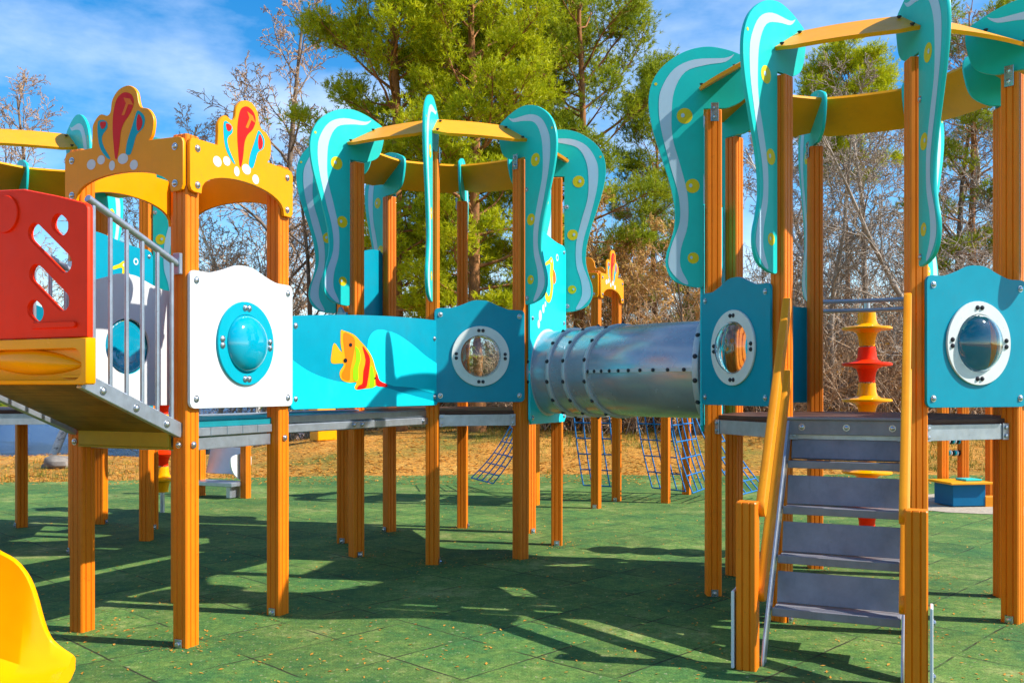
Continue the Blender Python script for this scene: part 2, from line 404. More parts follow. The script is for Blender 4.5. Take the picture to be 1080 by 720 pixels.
    def mesh(s, name, mats, smooth=True, ang=35):
        me = bpy.data.meshes.new(name); me.from_pydata(s.v, [], s.f)
        for m in (mats if isinstance(mats, (list, tuple)) else [mats]): me.materials.append(M[m] if isinstance(m, str) else m)
        me.polygons.foreach_set('material_index', s.m)
        me.polygons.foreach_set('use_smooth', [smooth]*len(s.f))
        me.update()
        if smooth: me.set_sharp_from_angle(angle=radians(ang))
        return me

def outward(b):
    vol = 0.
    for f in b.f:
        p = [Vector(b.v[i]) for i in f]
        for k in range(1, len(p)-1): vol += p[0].dot(p[k].cross(p[k+1]))
    print('VOL', vol)
    if vol < 0: b.f = [f[::-1] for f in b.f]
    return b

def link(name, me, parent=None, loc=(0, 0, 0), rz=0, rot=None, label=None):
    o = bpy.data.objects.new(name, me); C.objects.link(o)
    if parent: o.parent = parent
    o.location = loc; o.rotation_euler = rot if rot else (0, 0, rz)
    if label: o['label'] = label
    return o
def tag(o, label=None, cat=None, group=None, kind=None):
    if label: o['label'] = label
    if cat: o['category'] = cat
    if group: o['group'] = group
    if kind: o['kind'] = kind
    return o
def thing(name, label, cat, loc=(0, 0, 0), rz=0, group=None):
    return tag(link(name, None, None, loc, rz), label, cat, group)

# ------------------------------------------------------------------ shared meshes
def post_mesh(h, w=.096):
    a = w/2; ch = .007; g = .0065; gw = .0048
    side = [-a+ch, -.0175-gw, -.0175, -.0175+gw, .0175-gw, .0175, .0175+gw, a-ch]
    dep = [0, 0, g, 0, 0, g, 0, 0]
    prof = []
    for q in range(4):
        ang = q*pi/2
        for x, d in zip(side, dep):
            px, py = x, -(a-d)
            prof.append((px*cos(ang)-py*sin(ang), px*sin(ang)+py*cos(ang)))
    b = MB(); n = len(prof); vs = []
    for z, k in ((-.05, 1), (h-.006, 1), (h, .94)):
        vs += [(x*k, y*k, z) for x, y in prof]
    fs = [(r*n+i, r*n+(i+1) % n, (r+1)*n+(i+1) % n, (r+1)*n+i) for r in range(2) for i in range(n)]
    fs.append(tuple(range(2*n, 3*n)))
    b.add(vs, fs)
    return b.mesh('post', 'wood', ang=20)

POST_H, SQ_H = 3.147, 2.66
ME_POST, ME_SQPOST = post_mesh(POST_H), post_mesh(SQ_H)

def bolt_mesh(r=.014, h=.012, mat='bolt'):
    b = MB(); b.lathe([(r*1.35, 0), (r*1.35, -.003), (r, -.003), (r*.9, -h*.7), (r*.5, -h), (0.0005, -h*1.03)], 12, axis='y')
    return b.mesh('bolt', mat)
ME_BOLT = bolt_mesh(); ME_DBOLT = bolt_mesh(.010, .012, 'darkbolt')

# bracket with bolts at the post foot / top
b = MB(); b.box((0, -.056, .0), (.05, .006, .12), mi=0, e=.002)
b.M = Matrix.Translation((0, -.059, .03)); b.lathe([(.012, 0), (.012, -.01), (.0005, -.012)], 10, axis='y')
b.M = Matrix.Translation((0, -.059, -.03)); b.lathe([(.012, 0), (.012, -.01), (.0005, -.012)], 10, axis='y')
ME_BRACKET = b.mesh('bracket', 'bolt')
b = MB(); b.box((0, -.056, .022), (.045, .006, .045), e=.002)
b.M = Matrix.Translation((0, -.059, .02)); b.lathe([(.012, 0), (.012, -.012), (.0005, -.014)], 10, axis='y')
ME_FOOT = b.mesh('foot_bracket', 'bolt')

# petal board: local x = outward from the post centre, z = height, board thickness in y
def cropA(x, y): return ((200-x)/412., 3.689-y/412.)
PET = crom([(.064, 3.162), (-.03, 3.165), (-.10, 3.17), (-.20, 3.225), (-.245, 3.33), (-.255, 3.46), (-.17, 3.515), (-.06, 3.553), (.06, 3.566), (.2, 3.53),
            (.33, 3.44), (.40, 3.33), (.42, 3.2), (.395, 3.04), (.34, 2.86), (.288, 2.7), (.255, 2.55), (.25, 2.42), (.275, 2.31), (.305, 2.22),
            (.305, 2.13), (.262, 2.05), (.17, 2.01), (.085, 1.998)], 5, False)+[(.066, 2.006), (.064, 2.03)]
STRIPE = crom([cropA(*p) for p in [(255, 72), (230, 82), (150, 85), (95, 110), (62, 160), (54, 205), (60, 270), (85, 370), (107, 450), (110, 520), (86, 590), (81, 640), (110, 678), (133, 686),
               (112, 640), (114, 590), (131, 530), (131, 450), (112, 370), (92, 300), (88, 240), (95, 170), (125, 118), (180, 100), (232, 92)]], 4)
b = MB(); b.plate(PET, (), -.0105, .0105, .003, 0, 0)
for front, y in ((True, -.0117), (False, .0117)):
    b.flat(STRIPE, y, 1, front)
    for x, yy, r in ((123, 236, 21), (144, 424, 19), (146, 617, 15), (46, 150, 4)):
        c = cropA(x, yy); b.flat(circ(*c, r/412.), y, 2, front)
        if r > 10: b.flat(circ(c[0]+.012, c[1]+.003, r/412.*.24, r/412.*.27), y*1.12, 1, front)
ME_PETAL = b.mesh('petal', ['aqua', 'pale', 'spot'])

OR = .932
def band_mesh():
    """curved roof band between two neighbouring petals; tower axis at origin, spans angles 0..45 deg"""
    b = MB(); n = 14; vs = []; t = .011
    lo, hi = (OR+.135, 3.262), (OR-.195, 3.452)
    sl = Vector((hi[0]-lo[0], 0, hi[1]-lo[1])).normalized(); nr = Vector((-sl.z, 0, sl.x))
    if nr.z < 0: nr = -nr
    for i in range(n+1):
        u = i/n; a = radians(.7+43.6*u); fl_ = 1-.55*(1-cos(pi/8)/cos(a-pi/8))
        e = min(1, min(u, 1-u)/.16); e = e*e*(3-2*e)
        r0, z0 = lo[0]-.07*(1-e)*.6, lo[1]+.04*(1-e)*.6
        for (r, z, s_) in ((r0, z0, -1), (hi[0], hi[1], -1), (hi[0], hi[1], 1), (r0, z0, 1)):
            r2, z2 = r+nr.x*t*s_, z+nr.z*t*s_
            vs.append((r2*fl_*cos(a), r2*fl_*sin(a), z2))
    fs = []
    for i in range(n):
        for k in range(4):
            j = (k+1) % 4; fs.append((i*4+k, i*4+j, (i+1)*4+j, (i+1)*4+k))
    fs += [(3, 2, 1, 0), (n*4, n*4+1, n*4+2, n*4+3)]
    b.add(vs, [f[::-1] for f in fs]); return b.mesh('band', 'yellow')
ME_BAND = band_mesh()

# porthole panel in local frame: x along edge, z up, front faces -y. returns (panel, ring, dome) meshes
ZB, ZT = 1.238, 1.955
def panel_outline(w):
    h = w/2; r = .035
    o = []
    for cx, cz, a in ((h-r, ZB+r, -90), (h-r, ZT-r, 0)):
        for k in range(6):
            t = radians(a+18*k); o.append((cx+r*cos(t), cz+r*sin(t)))
    top = crom([(h-.10, ZT), (h*.62, ZT+.004), (h*.40, ZT+.03), (h*.18, ZT+.062), (0, ZT+.068), (-h*.18, ZT+.062), (-h*.40, ZT+.03), (-h*.62, ZT+.004), (-h+.10, ZT)], 4, False)
    o += top
    for cx, cz, a in ((-h+r, ZT-r, 90), (-h+r, ZB+r, 180)):
        for k in range(6):
            t = radians(a+18*k); o.append((cx+r*cos(t), cz+r*sin(t)))
    return o
PZ = 1.592
def porthole_meshes(w, mat, ringmat):
    b = MB(); b.plate(panel_outline(w), [circ(0, PZ, .166, n=48)], 0, .018, .003); p = b.mesh('porthole_panel', mat)
    b = MB(); b.plate(circ(0, PZ, .232, n=48), [circ(0, PZ, .160, n=48)], -.014, -.0005, .004); r = b.mesh('porthole_ring', ringmat)
    return p, r
def dome_mesh(mat):
    b = MB(); R = .160; D = .085; prof = []
    for k in range(13):
        a = k/12*pi/2; prof.append((max(R*cos(a), .0006), -.004-D*sin(a)))
    inn = [(max(r-.004, .0004), h+.004) for r, h in prof][::-1]
    b.M = Matrix.Translation((0, 0, PZ)); b.lathe([(R, .004)]+prof+inn+[(R-.004, .004)], 40, axis='y')
    return outward(b).mesh('dome', mat, ang=60)
ME_DOME, ME_TDOME = dome_mesh('dome'), dome_mesh('tealdome')
PORT_OCT = porthole_meshes(.725, 'teal', 'ringwhite')
PORT_SQ = porthole_meshes(.845, 'white', 'tealp')

def add_panel(root, kind, ang, dist, clear=False):
    """ang: outward direction in root's frame, dist: distance of the panel's back from the axis"""
    d = dist+.018
    loc = (d*cos(ang), d*sin(ang), 0); rz = ang+pi/2
    if kind == 'port' or kind == 'portwhite':
        pm = PORT_OCT if kind == 'port' else PORT_SQ; w = .725 if kind == 'port' else .845
        p = link('porthole_panel', pm[0], root, loc, rz)
        link('porthole_ring', pm[1], p); link('porthole_dome', ME_DOME if kind == 'port' or clear else ME_TDOME, p)
        for k in range(4):
            for s in (-1, 1):
                a = k*pi/2; q = a+s*.085
                link('ring_bolt', ME_DBOLT if kind == 'port' else ME_BOLT, p, (.197*cos(q), -.014, PZ+.197*sin(q)))
    elif kind == 'plain':
        w = .725; b = MB(); b.plate(panel_outline(w), (), 0, .018, .003); p = link('side_panel', b.mesh('side_panel', 'teal'), root, loc, rz)
    elif kind == 'tunnel' or kind == 'seahorse':
        w = .715; h = w/2; zt = 2.56; zb = 1.06; r = .04
        o = [(h-r, zb), (h, zb+r), (h, zt-.06), (h-.02, zt-.02)]
        o += crom([(h-.06, zt), (h*.5, zt+.005), (0, zt+.035), (-h*.5, zt+.075), (-h+.06, zt+.08)], 4, False)
        o += [(-h+.02, zt+.06), (-h, zt+.02), (-h, zb+r), (-h+r, zb)]
        b = MB(); holes = [circ(0, 1.47, .30, n=40)] if kind == 'tunnel' else []
        b.plate(o, holes, 0, .018, .003)
        sea = crom([(.0, 2.40), (.045, 2.43), (.085, 2.40), (.09, 2.33), (.075, 2.26), (.085, 2.19), (.06, 2.10), (.01, 2.05), (-.05, 2.06), (-.075, 2.10), (-.05, 2.13), (-.01, 2.10), (.025, 2.13), (.035, 2.2), (.02, 2.28), (.03, 2.35), (.015, 2.37), (-.06, 2.345), (-.065, 2.37)], 4)
        b.flat(sea, -.0012, 1)
        b.flat(crom([(.085, 2.33), (.13, 2.30), (.14, 2.24), (.10, 2.21), (.085, 2.25)], 4), -.0012, 3)
        b.flat(circ(.045, 2.395, .013), -.0024, 2)
        for x, z, rx, rz_ in ((-.17, 1.93, .028, .045), (-.11, 1.99, .022, .036), (-.20, 1.86, .022, .034), (-.07, 2.03, .016, .024), (.17, 2.44, .026, .03)):
            b.flat(circ(x, z, rx, rz_), -.0012, 2)
        b.flat(circ(.17, 2.44, .014, .016), -.0024, 0)
        p = link('tall_panel', b.mesh('tall_panel', ['cyan' if kind == 'tunnel' else 'teal', 'spot', 'white', 'orange']), root, loc, rz)
        for x in (-h+.045, h-.045):
            for z in (zb+.05, 1.9, zt-.06): link('bolt', ME_BOLT, p, (x, 0, z))
        return p
    for x in (-w/2+.045, w/2-.045):
        for z in (ZB+.05, ZT-.05): link('bolt', ME_BOLT, p, (x, 0, z))
    return p

DZ = 1.172
AP = OR*cos(pi/8)
def deck_meshes():
    b = MB()
    pts = [((OR-.005)*cos(i*pi/4), (OR-.005)*sin(i*pi/4)) for i in range(8)]
    b.M = Matrix.Rotation(pi/2, 4, 'X') @ Matrix.Scale(1, 4)
    # plate lies in xz: rotate so that z -> y ; do it directly instead
    b.M = Matrix(((1, 0, 0, 0), (0, 0, 1, 0), (0, -1, 0, DZ), (0, 0, 0, 1)))
    b.plate(pts, (), 0, .03, .004)
    d = b.mesh('deck', 'deck')
    b = MB(); L = OR*2*sin(pi/8)-.10
    b.box((0, .012, DZ-.075), (L, .006, .088), e=.002); b.box((0, .03, DZ-.116), (L, .04, .006), e=.002); b.box((0, .034, DZ-.034), (L, .04, .006), e=.002)
    for s in (-1, 1):
        b.box((s*(L/2-.02), .004, DZ-.075), (.045, .007, .094), e=.002)
        for q in (-.024, .024):
            b.M = Matrix.Translation((s*(L/2-.02), .0, DZ-.075+q)); b.lathe([(.011, 0), (.011, -.008), (.0005, -.010)], 10, axis='y'); b.M = Matrix()
    return d, b.mesh('deck_beam', 'steel')
ME_DECK, ME_BEAM = deck_meshes()

def oct_tower(loc, th, edges, label):
    t = thing('petal_tower', label, 'play tower', (*loc, 0), radians(th))
    for i in range(8):
        a = i*pi/4
        p = link('post', ME_POST, t, (OR*cos(a), OR*sin(a), 0), a)
        link('top_bracket', ME_BRACKET, p, (0, 0, POST_H-.02), 0 if i % 2 else pi)
        link('foot_bracket', ME_FOOT, p, (0, 0, 0), random.choice((pi, 0)))
        q = link('roof_petal', ME_PETAL, t, (OR*cos(a), OR*sin(a), 0), a)
        for z, x in ((2.05, .09), (2.9, .085)):
            link('bolt', ME_BOLT, q, (x, -.0105, z)); 
        g = link('roof_band', ME_BAND, t, (0, 0, 0), a)
        for aa in (.05, pi/4-.05):
            for rr, zz in ((OR+.085, 3.30), (OR-.13, 3.424)):
                link('bolt', ME_DBOLT, g, (rr*cos(aa), rr*sin(aa), zz+.012), rot=(radians(90), 0, 0))
        ea = a+pi/8
        link('deck_beam', ME_BEAM, t, ((AP+.02)*cos(ea), (AP+.02)*sin(ea), 0), ea+pi/2)
        if edges.get(i): add_panel(t, edges[i], ea, AP+.067)
    link('deck', ME_DECK, t)
    return t

# ------------------------------------------------------------------ crown arches and square towers
SW = .75
def crown_mesh():
    W = .85
    def cm(x, y):
        return (-W/2+(x-226)/384.*W, 2.64-(y-(325-(x-226)/384.*40))/641.)
    top = [cm(*p) for p in [(318, 312), (320, 270), (322, 232), (345, 198), (368, 203), (380, 190), (386, 150), (408, 116), (440, 105), (464, 125), (472, 165), (480, 182), (503, 190), (519, 222), (516, 270), (506, 293)]]
    h = W/2; o = []
    lobes = crom(top, 4, False)
    zb, zt = 2.36, 2.64; r = .03
    o += [(-h, zt-r), (-h+.01, zt-.008), (-h+r, zt)] + lobes + [(h-r, zt), (h-.01, zt-.008), (h, zt-r), (h, zb+r), (h-.01, zb+.008), (h-r, zb), (h-.085, zb)]
    ar = h-.085
    for k in range(1, 16):
        a = pi*k/16; o.append((ar*cos(a), zb+.005+.125*sin(a)**.8))
    o += [(-ar, zb), (-h+r, zb), (-h+.01, zb+.008), (-h, zb+r)]
    b = MB(); b.plate(o, (), 0, .02, .004, 0, 0)
    Y = -.0012
    b.flat(crom([cm(*p) for p in [(430, 128), (450, 138), (457, 165), (446, 200), (426, 230), (415, 262), (410, 310), (403, 350), (396, 350), (391, 300), (388, 250), (390, 200), (399, 155), (413, 135)]], 3), Y, 1)
    b.flat([cm(*p) for p in [(424, 146), (446, 152), (456, 173), (440, 170), (427, 206), (418, 206), (432, 166)]], Y*2, 4)
    b.flat(crom([cm(*p) for p in [(340, 222), (366, 222), (371, 245), (353, 275), (359, 310), (380, 350), (371, 350), (350, 322), (340, 282)]], 3), Y, 2)
    b.flat(crom([cm(*p) for p in [(347, 226), (366, 225), (364, 242), (352, 248)]], 3), Y*2, 1)
    b.flat(crom([cm(*p) for p in [(470, 193), (491, 215), (488, 250), (466, 275), (456, 310), (446, 340), (431, 336), (436, 295), (450, 250), (460, 215)]], 3), Y, 2)
    b.flat(crom([cm(*p) for p in [(472, 205), (484, 225), (482, 250), (470, 262), (466, 235)]], 3), Y*2, 1)
    for x, y, rx, ry in ((317, 370, 15, 18), (350, 355, 13, 16), (386, 376, 10, 17), (422, 354, 17, 18), (457, 376, 13, 17)):
        c = cm(x, y); b.flat(circ(c[0], c[1], rx/460., ry/641., 20), Y, 3)
    return b.mesh('crown_arch', ['amber', 'redp', 'tealp', 'white', 'orange'])
ME_CROWN = crown_mesh()

def sq_tower(loc, rz, panels, label):
    t = thing('crown_tower', label, 'play tower', (*loc, 0), rz)
    h = SW/2
    for sx, sy in ((1, -1), (1, 1), (-1, 1), (-1, -1)):
        p = link('post', ME_SQPOST, t, (sx*h, sy*h, 0))
        link('foot_bracket', ME_FOOT, p, (0, 0, 0), 0 if sx > 0 else pi)
        for z in (1.05, ):
            link('bolt', ME_BOLT, p, (.052*sx, .0, z), rot=(0, 0, pi/2*sx))
            link('bolt', ME_BOLT, p, (0, .052*sy, z), rot=(0, 0, 0 if sy < 0 else pi))
    for k in range(4):
        a = k*pi/2; d = h+.053+.02
        c = link('crown_arch', ME_CROWN, t, (d*cos(a), d*sin(a), 0), a+pi/2)
        for x in (-.37, .37):
            for z in (2.40, 2.59): link('bolt', ME_BOLT, c, (x, 0, z))
        b = MB(); L = SW-.11
        b.box((0, .012, DZ-.125), (L, .006, .06), e=.002); b.box((0, .03, DZ-.155), (L, .04, .006), e=.002)
        link('deck_beam', b.mesh('deck_beam', 'steel'), t, (h*cos(a), h*sin(a), 0), a+pi/2)
        b = MB()
        for i in range(5):
            b.box((-L/2+L*(i+.5)/5, .012, DZ-.062), (L/5-.004, .02, .045), e=.002)
        link('deck_edge', b.mesh('deck_edge', 'steel'), t, ((h+.005)*cos(a), (h+.005)*sin(a), 0), a+pi/2)
        if panels.get(k): add_panel(t, panels[k], a, h+.054, k == 2)
    b = MB(); b.box((0, 0, DZ-.02), (SW-.02, SW-.02, .04)); link('deck', b.mesh('deck', 'tealdeck'), t)
    return t

ROT = radians(-24.2)
U = Vector((.41, .912)); V = Vector((-.912, .41))
P193 = Vector((-1.705, 4.86))
SQC = P193+(U+V)*(SW/2)
sq_tower(SQC, ROT, {0: 'portwhite', 2: 'portwhite'}, 'square tower with yellow crown arches and a white panel with blue dome, beside red barrier')
P628 = Vector((.945, 10.45)); SQ2 = P628+(U+V)*(SW/2)
sq_tower(SQ2, ROT, {2: 'portwhite'}, 'distant square tower with a small yellow crown arch, behind the grey tunnel')

RT = Vector((2.243, 6.03)); MT = Vector((-.544, 8.06)); LT = Vector((-4.17, 8.32))
RTH, MTH, LTH = 178.3, -94.0, 85.0
random.seed(3)
rt = oct_tower(RT, RTH, {0: 'port', 2: 'port', 3: 'port', 4: 'plain', 6: 'plain', 7: 'tunnel'}, 'tall tower with turquoise petals around its roof, entered by the grey steps')
mt = oct_tower(MT, MTH, {0: 'port', 1: 'tunnel', 2: 'port', 5: 'seahorse', 6: 'port'}, 'turquoise petal tower in the middle, between the fish bridge and the grey tunnel')
lt = oct_tower(LT, LTH, {5: 'seahorse', 4: 'port', 6: 'port'}, 'petal tower mostly out of frame behind the red barrier and square tower')
def ov(c, th, i):
    a = radians(th)+i*pi/4; return c+Vector((cos(a), sin(a)))*OR

# railing bars on the far side of the right tower
for z in (1.99, 1.92):
    a0, a1 = radians(5*45), radians(6*45); pts = []
    p0 = Vector((OR*cos(a0), OR*sin(a0), z)); p1 = Vector((OR*cos(a1), OR*sin(a1), z)); am = (a0+a1)/2
    for k in range(9):
        u = k/8; p = p0.lerp(p1, u)+Vector((cos(am), sin(am), 0))*.06*sin(pi*u); pts.append(p)
    b = MB(); b.tube(pts, .016, 10); link('guard_rail', b.mesh('guard_rail', 'steel'), rt)

# ------------------------------------------------------------------ bridge with the fish panel
P297 = P193+U*SW; PHID = P297+V*SW
a_, h_ = ov(MT, MTH, 0), ov(MT, MTH, 7)
p0 = (P297+PHID)/2; p1 = (a_+h_)/2; dv = p1-p0; L = dv.length
br = thing('fish_bridge', 'teal bridge with a striped fish painted on its side, between two towers', 'bridge', (*p0, 0), atan2(dv.y, dv.x))
b = MB(); b.box((L/2, 0, DZ-.02), (L-.10, .56, .03)); link('deck', b.mesh('deck', 'tealdeck'), br)
for s in (-1, 1):
    b = MB(); b.box((L/2, s*.315, DZ-.018), (L-.10, .045, .05), e=.006); b.box((L/2, s*.325, DZ-.075), (L-.10, .05, .055), e=.006)
    rl = link('side_beam', b.mesh('side_beam', 'steel'), br)
    for x in (.12, L*.45, L*.5, L-.12):
        link('bolt', ME_BOLT, rl, (x, s*.351, DZ-.075), 0 if s < 0 else pi)
W = L-.08
def fishpanel(front):
    hw = W/2; zb = 1.215
    o = [(-hw+.03, zb), (hw-.03, zb), (hw-.008, zb+.008), (hw, zb+.03), (hw, 1.83), (hw-.02, 1.855)]
    top = lambda x: 1.775+.085*(1-(1-(x+hw)/(2*hw))**2)
    o += [(hw-.05-(2*hw-.10)*k/16, top(hw-.05-(2*hw-.10)*k/16)) for k in range(17)] + [(-hw+.02, 1.772), (-hw, 1.75), (-hw, zb+.03), (-hw+.008, zb+.008)]
    b = MB(); b.plate(o, (), 0, .018, .003); Y = -.0012
    wav = crom([(-hw+.004, 1.52), (-hw+.2, 1.44), (-hw+.45, 1.39), (-hw+.7, 1.375), (-hw+1.0, 1.35), (-hw+1.3, 1.30), (hw-.004, 1.24)], 5, False)
    b.flat(wav+[(hw-.004, zb+.03), (hw-.03, zb+.004), (-hw+.03, zb+.004), (-hw+.004, zb+.03)], Y, 1)
    hill = crom([(.02, 1.40), (-.06, 1.55), (-.05, 1.68), (.06, 1.745), (.28, 1.73), (.5, 1.66), (.68, 1.585), (hw-.004, 1.53)], 5, False)
    b.flat(hill+[(hw-.004, 1.30), (.5, 1.35), (.25, 1.36)], Y, 1)
    if front:
        ox = -.15
        def fm(x, y): return (ox+(x-260)/6.54/91., 1.34+(410-(340+y/6.54))/155.6)
        body = [(138, 72), (150, 74), (215, 93), (262, 135), (312, 190), (346, 250), (366, 320), (382, 360), (386, 420), (342, 450), (290, 456), (238, 463), (224, 446), (236, 412), (190, 416), (146, 402), (130, 376), (130, 342), (154, 302), (146, 280), (144, 220), (134, 160), (134, 90)]
        b.flat(crom([fm(*p) for p in body], 3), Y*2, 2)
        b.flat(crom([fm(*p) for p in [(78, 290), (78, 232), (94, 160), (130, 205), (152, 232), (152, 284), (130, 290)]], 3), Y*1.5, 2)
        b.flat(crom([fm(*p) for p in [(150, 92), (205, 105), (225, 140), (215, 230), (195, 330), (190, 400), (150, 392), (140, 360), (165, 300), (158, 220)]], 3), Y*3, 3)
        b.flat(crom([fm(*p) for p in [(225, 170), (252, 198), (262, 250), (246, 320), (246, 395), (216, 400), (211, 330), (230, 270), (231, 220)]], 3), Y*4, 4)
        b.flat(crom([fm(*p) for p in [(275, 170), (302, 200), (326, 250), (321, 330), (311, 400), (296, 450), (240, 460), (250, 435), (275, 418), (281, 340), (296, 260)]], 3), Y*3, 5)
        b.flat(crom([fm(*p) for p in [(330, 300), (351, 330), (356, 438), (321, 448), (326, 400)]], 3), Y*3, 4)
        b.flat(crom([fm(*p) for p in [(370, 350), (395, 400), (445, 424), (447, 442), (420, 442), (370, 430)]], 3), Y*3, 5)
        for x, y, r in ((195, 165, 12), (162, 270, 13), (361, 383, 6)):
            c = fm(x, y); b.flat(circ(c[0], c[1], r/6.54/100., r/6.54/140., 14), Y*5, 6)
    return b.mesh('bridge_panel', ['teal', 'cyan', 'yellow', 'orange', 'lime', 'redp', 'black'])
dva = a_-P297
for s, q0, q1 in ((-1, P297, a_), (1, PHID, h_)):
    mid = (q0+q1)/2; d = q1-q0; ang = atan2(d.y, d.x); nrm = Vector((sin(ang), -cos(ang)))*(-s)
    if s > 0: nrm = Vector((-sin(ang), cos(ang)))
    else: nrm = Vector((sin(ang), -cos(ang)))
    pos = mid+nrm*.066
    o = bpy.data.objects.new('bridge_panel', fishpanel(s < 0)); C.objects.link(o); o.parent = br
    wm = Matrix.Translation((pos.x, pos.y, 0)) @ Matrix.Rotation(ang if s < 0 else ang+pi, 4, 'Z')
    pm = Matrix.Translation((p0.x, p0.y, 0)) @ Matrix.Rotation(atan2(dv.y, dv.x), 4, 'Z')
    o.matrix_basis = pm.inverted() @ wm
    o['label'] = 'side panel with painted striped fish' if s < 0 else 'plain wave patterned side panel'
    for x in (-W/2+.05, W/2-.05):
        for z in (1.28, 1.72): link('bolt', ME_BOLT, o, (x, 0, z))

# ------------------------------------------------------------------ crawl tunnel
e0 = (ov(MT, MTH, 1)+ov(MT, MTH, 2))/2; e1 = (ov(RT, RTH, 7)+ov(RT, RTH, 0))/2
n0 = (e0-MT).normalized(); n1 = (e1-RT).normalized()
q0, q1 = e0+n0*.07, e1+n1*.07
Lt = (q1-q0).length
ZC = 1.475
def bez(t):
    a, b_, c, d = q0, q0+n0*Lt*.38, q1+n1*Lt*.38, q1
    p = a*(1-t)**3+3*b_*t*(1-t)**2+3*c*t*t*(1-t)+d*t**3
    return Vector((p.x, p.y, ZC))
tn = thing('crawl_tunnel', 'grey riveted crawl tunnel joining the two petal towers', 'tunnel', (q0.x, q0.y, 0), 0)
org = Vector((q0.x, q0.y, 0))
cuts = [0, .155, .31, .50, .98]
def ring_frame(t):
    d = (bez(min(1, t+.01))-bez(max(0, t-.01))).normalized(); sd = d.cross(Vector((0, 0, 1))).normalized()
    return bez(t)-org, d, sd
TR = .338
for si in range(4):
    t0, t1 = cuts[si]+.006, cuts[si+1]-.006
    b = MB(); n = 40; st = 9; vs = []
    for k in range(st+1):
        t = t0+(t1-t0)*k/st; p, d, sd = ring_frame(t)
        for r in (TR, ):
            for j in range(n):
                a = 2*pi*j/n; vs.append(tuple(p+sd*r*cos(a)+Vector((0, 0, 1))*r*sin(a)))
    for k in range(st+1):
        t = t0+(t1-t0)*k/st; p, d, sd = ring_frame(t)
        for j in range(n):
            a = 2*pi*j/n; vs.append(tuple(p+sd*(TR-.012)*cos(a)+Vector((0, 0, 1))*(TR-.012)*sin(a)))
    fs = []; o2 = (st+1)*n
    for k in range(st):
        for j in range(n):
            jj = (j+1) % n
            fs.append((k*n+j, k*n+jj, (k+1)*n+jj, (k+1)*n+j)); fs.append((o2+k*n+j, o2+(k+1)*n+j, o2+(k+1)*n+jj, o2+k*n+jj))
    for j in range(n):
        jj = (j+1) % n
        fs.append((j, o2+j, o2+jj, jj)); fs.append((st*n+j, st*n+jj, o2+st*n+jj, o2+st*n+j))
    b.add(vs, [f[::-1] for f in fs])
    sec = link('tunnel_section', b.mesh('tunnel_section', 'tunnel'), tn)
    # lengthwise flange seams along the side and the top / bottom
    angs = (pi*.5+.5, -pi*.5-.35) if si < 3 else (-.02, pi)
    b = MB()
    for a in angs:
        pts = []
        for k in range(8):
            p, d, sd = ring_frame(t0+(t1-t0)*k/7); rad = sd*cos(a)+Vector((0, 0, 1))*sin(a); pts.append((p+rad*(TR-.001), rad, d))
        for k in range(7):
            A, r1, d1 = pts[k]; B_, r2, d2 = pts[k+1]; tng1 = r1.cross(d1); tng2 = r2.cross(d2)
            w1 = .012
            vs = [A-tng1*w1, A+tng1*w1, A+tng1*w1+r1*.014, A-tng1*w1+r1*.014, B_-tng2*w1, B_+tng2*w1, B_+tng2*w1+r2*.014, B_-tng2*w1+r2*.014]
            b.add([tuple(v) for v in vs], [(0, 1, 2, 3), (7, 6, 5, 4), (0, 4, 5, 1), (1, 5, 6, 2), (2, 6, 7, 3), (3, 7, 4, 0)])
    link('seam_flange', b.mesh('seam_flange', 'tunnelrib', False), sec)
    for a in angs:
        nb = 8 if si < 3 else 10
        for k in range(nb):
            p, d, sd = ring_frame(t0+(t1-t0)*(k+.5)/nb); rad = sd*cos(a)+Vector((0, 0, 1))*sin(a)
            o = link('tunnel_bolt', ME_DBOLT, sec, p+rad*(TR+.013)); o.rotation_mode = 'QUATERNION'; o.rotation_quaternion = (-rad).to_track_quat('Y', 'Z')
for ci, t in enumerate(cuts):
    p, d, sd = ring_frame(t)
    b = MB(); n = 48; pr = [(TR-.012, -.02), (TR+.016, -.02), (TR+.02, -.014), (TR+.02, .014), (TR+.016, .02), (TR-.012, .02)]
    vs = []
    for r, h in pr:
        for j in range(n):
            a = 2*pi*j/n; vs.append(tuple(p+d*h+sd*r*cos(a)+Vector((0, 0, 1))*r*sin(a)))
    fs = [(i*n+j, i*n+(j+1) % n, ((i+1) % 6)*n+(j+1) % n, ((i+1) % 6)*n+j) for i in range(6) for j in range(n)]
    b.add(vs, [f[::-1] for f in fs]); fl = link('flange_ring', b.mesh('flange_ring', 'tunnelrib'), tn)
    for k in range(14):
        a = 2*pi*(k+.5)/14; rad = sd*cos(a)+Vector((0, 0, 1))*sin(a)
        o = link('tunnel_bolt', ME_DBOLT, fl, p+rad*(TR+.018)); o.scale = (1.25,)*3; o.rotation_mode = 'QUATERNION'; o.rotation_quaternion = (-rad).to_track_quat('Y', 'Z')

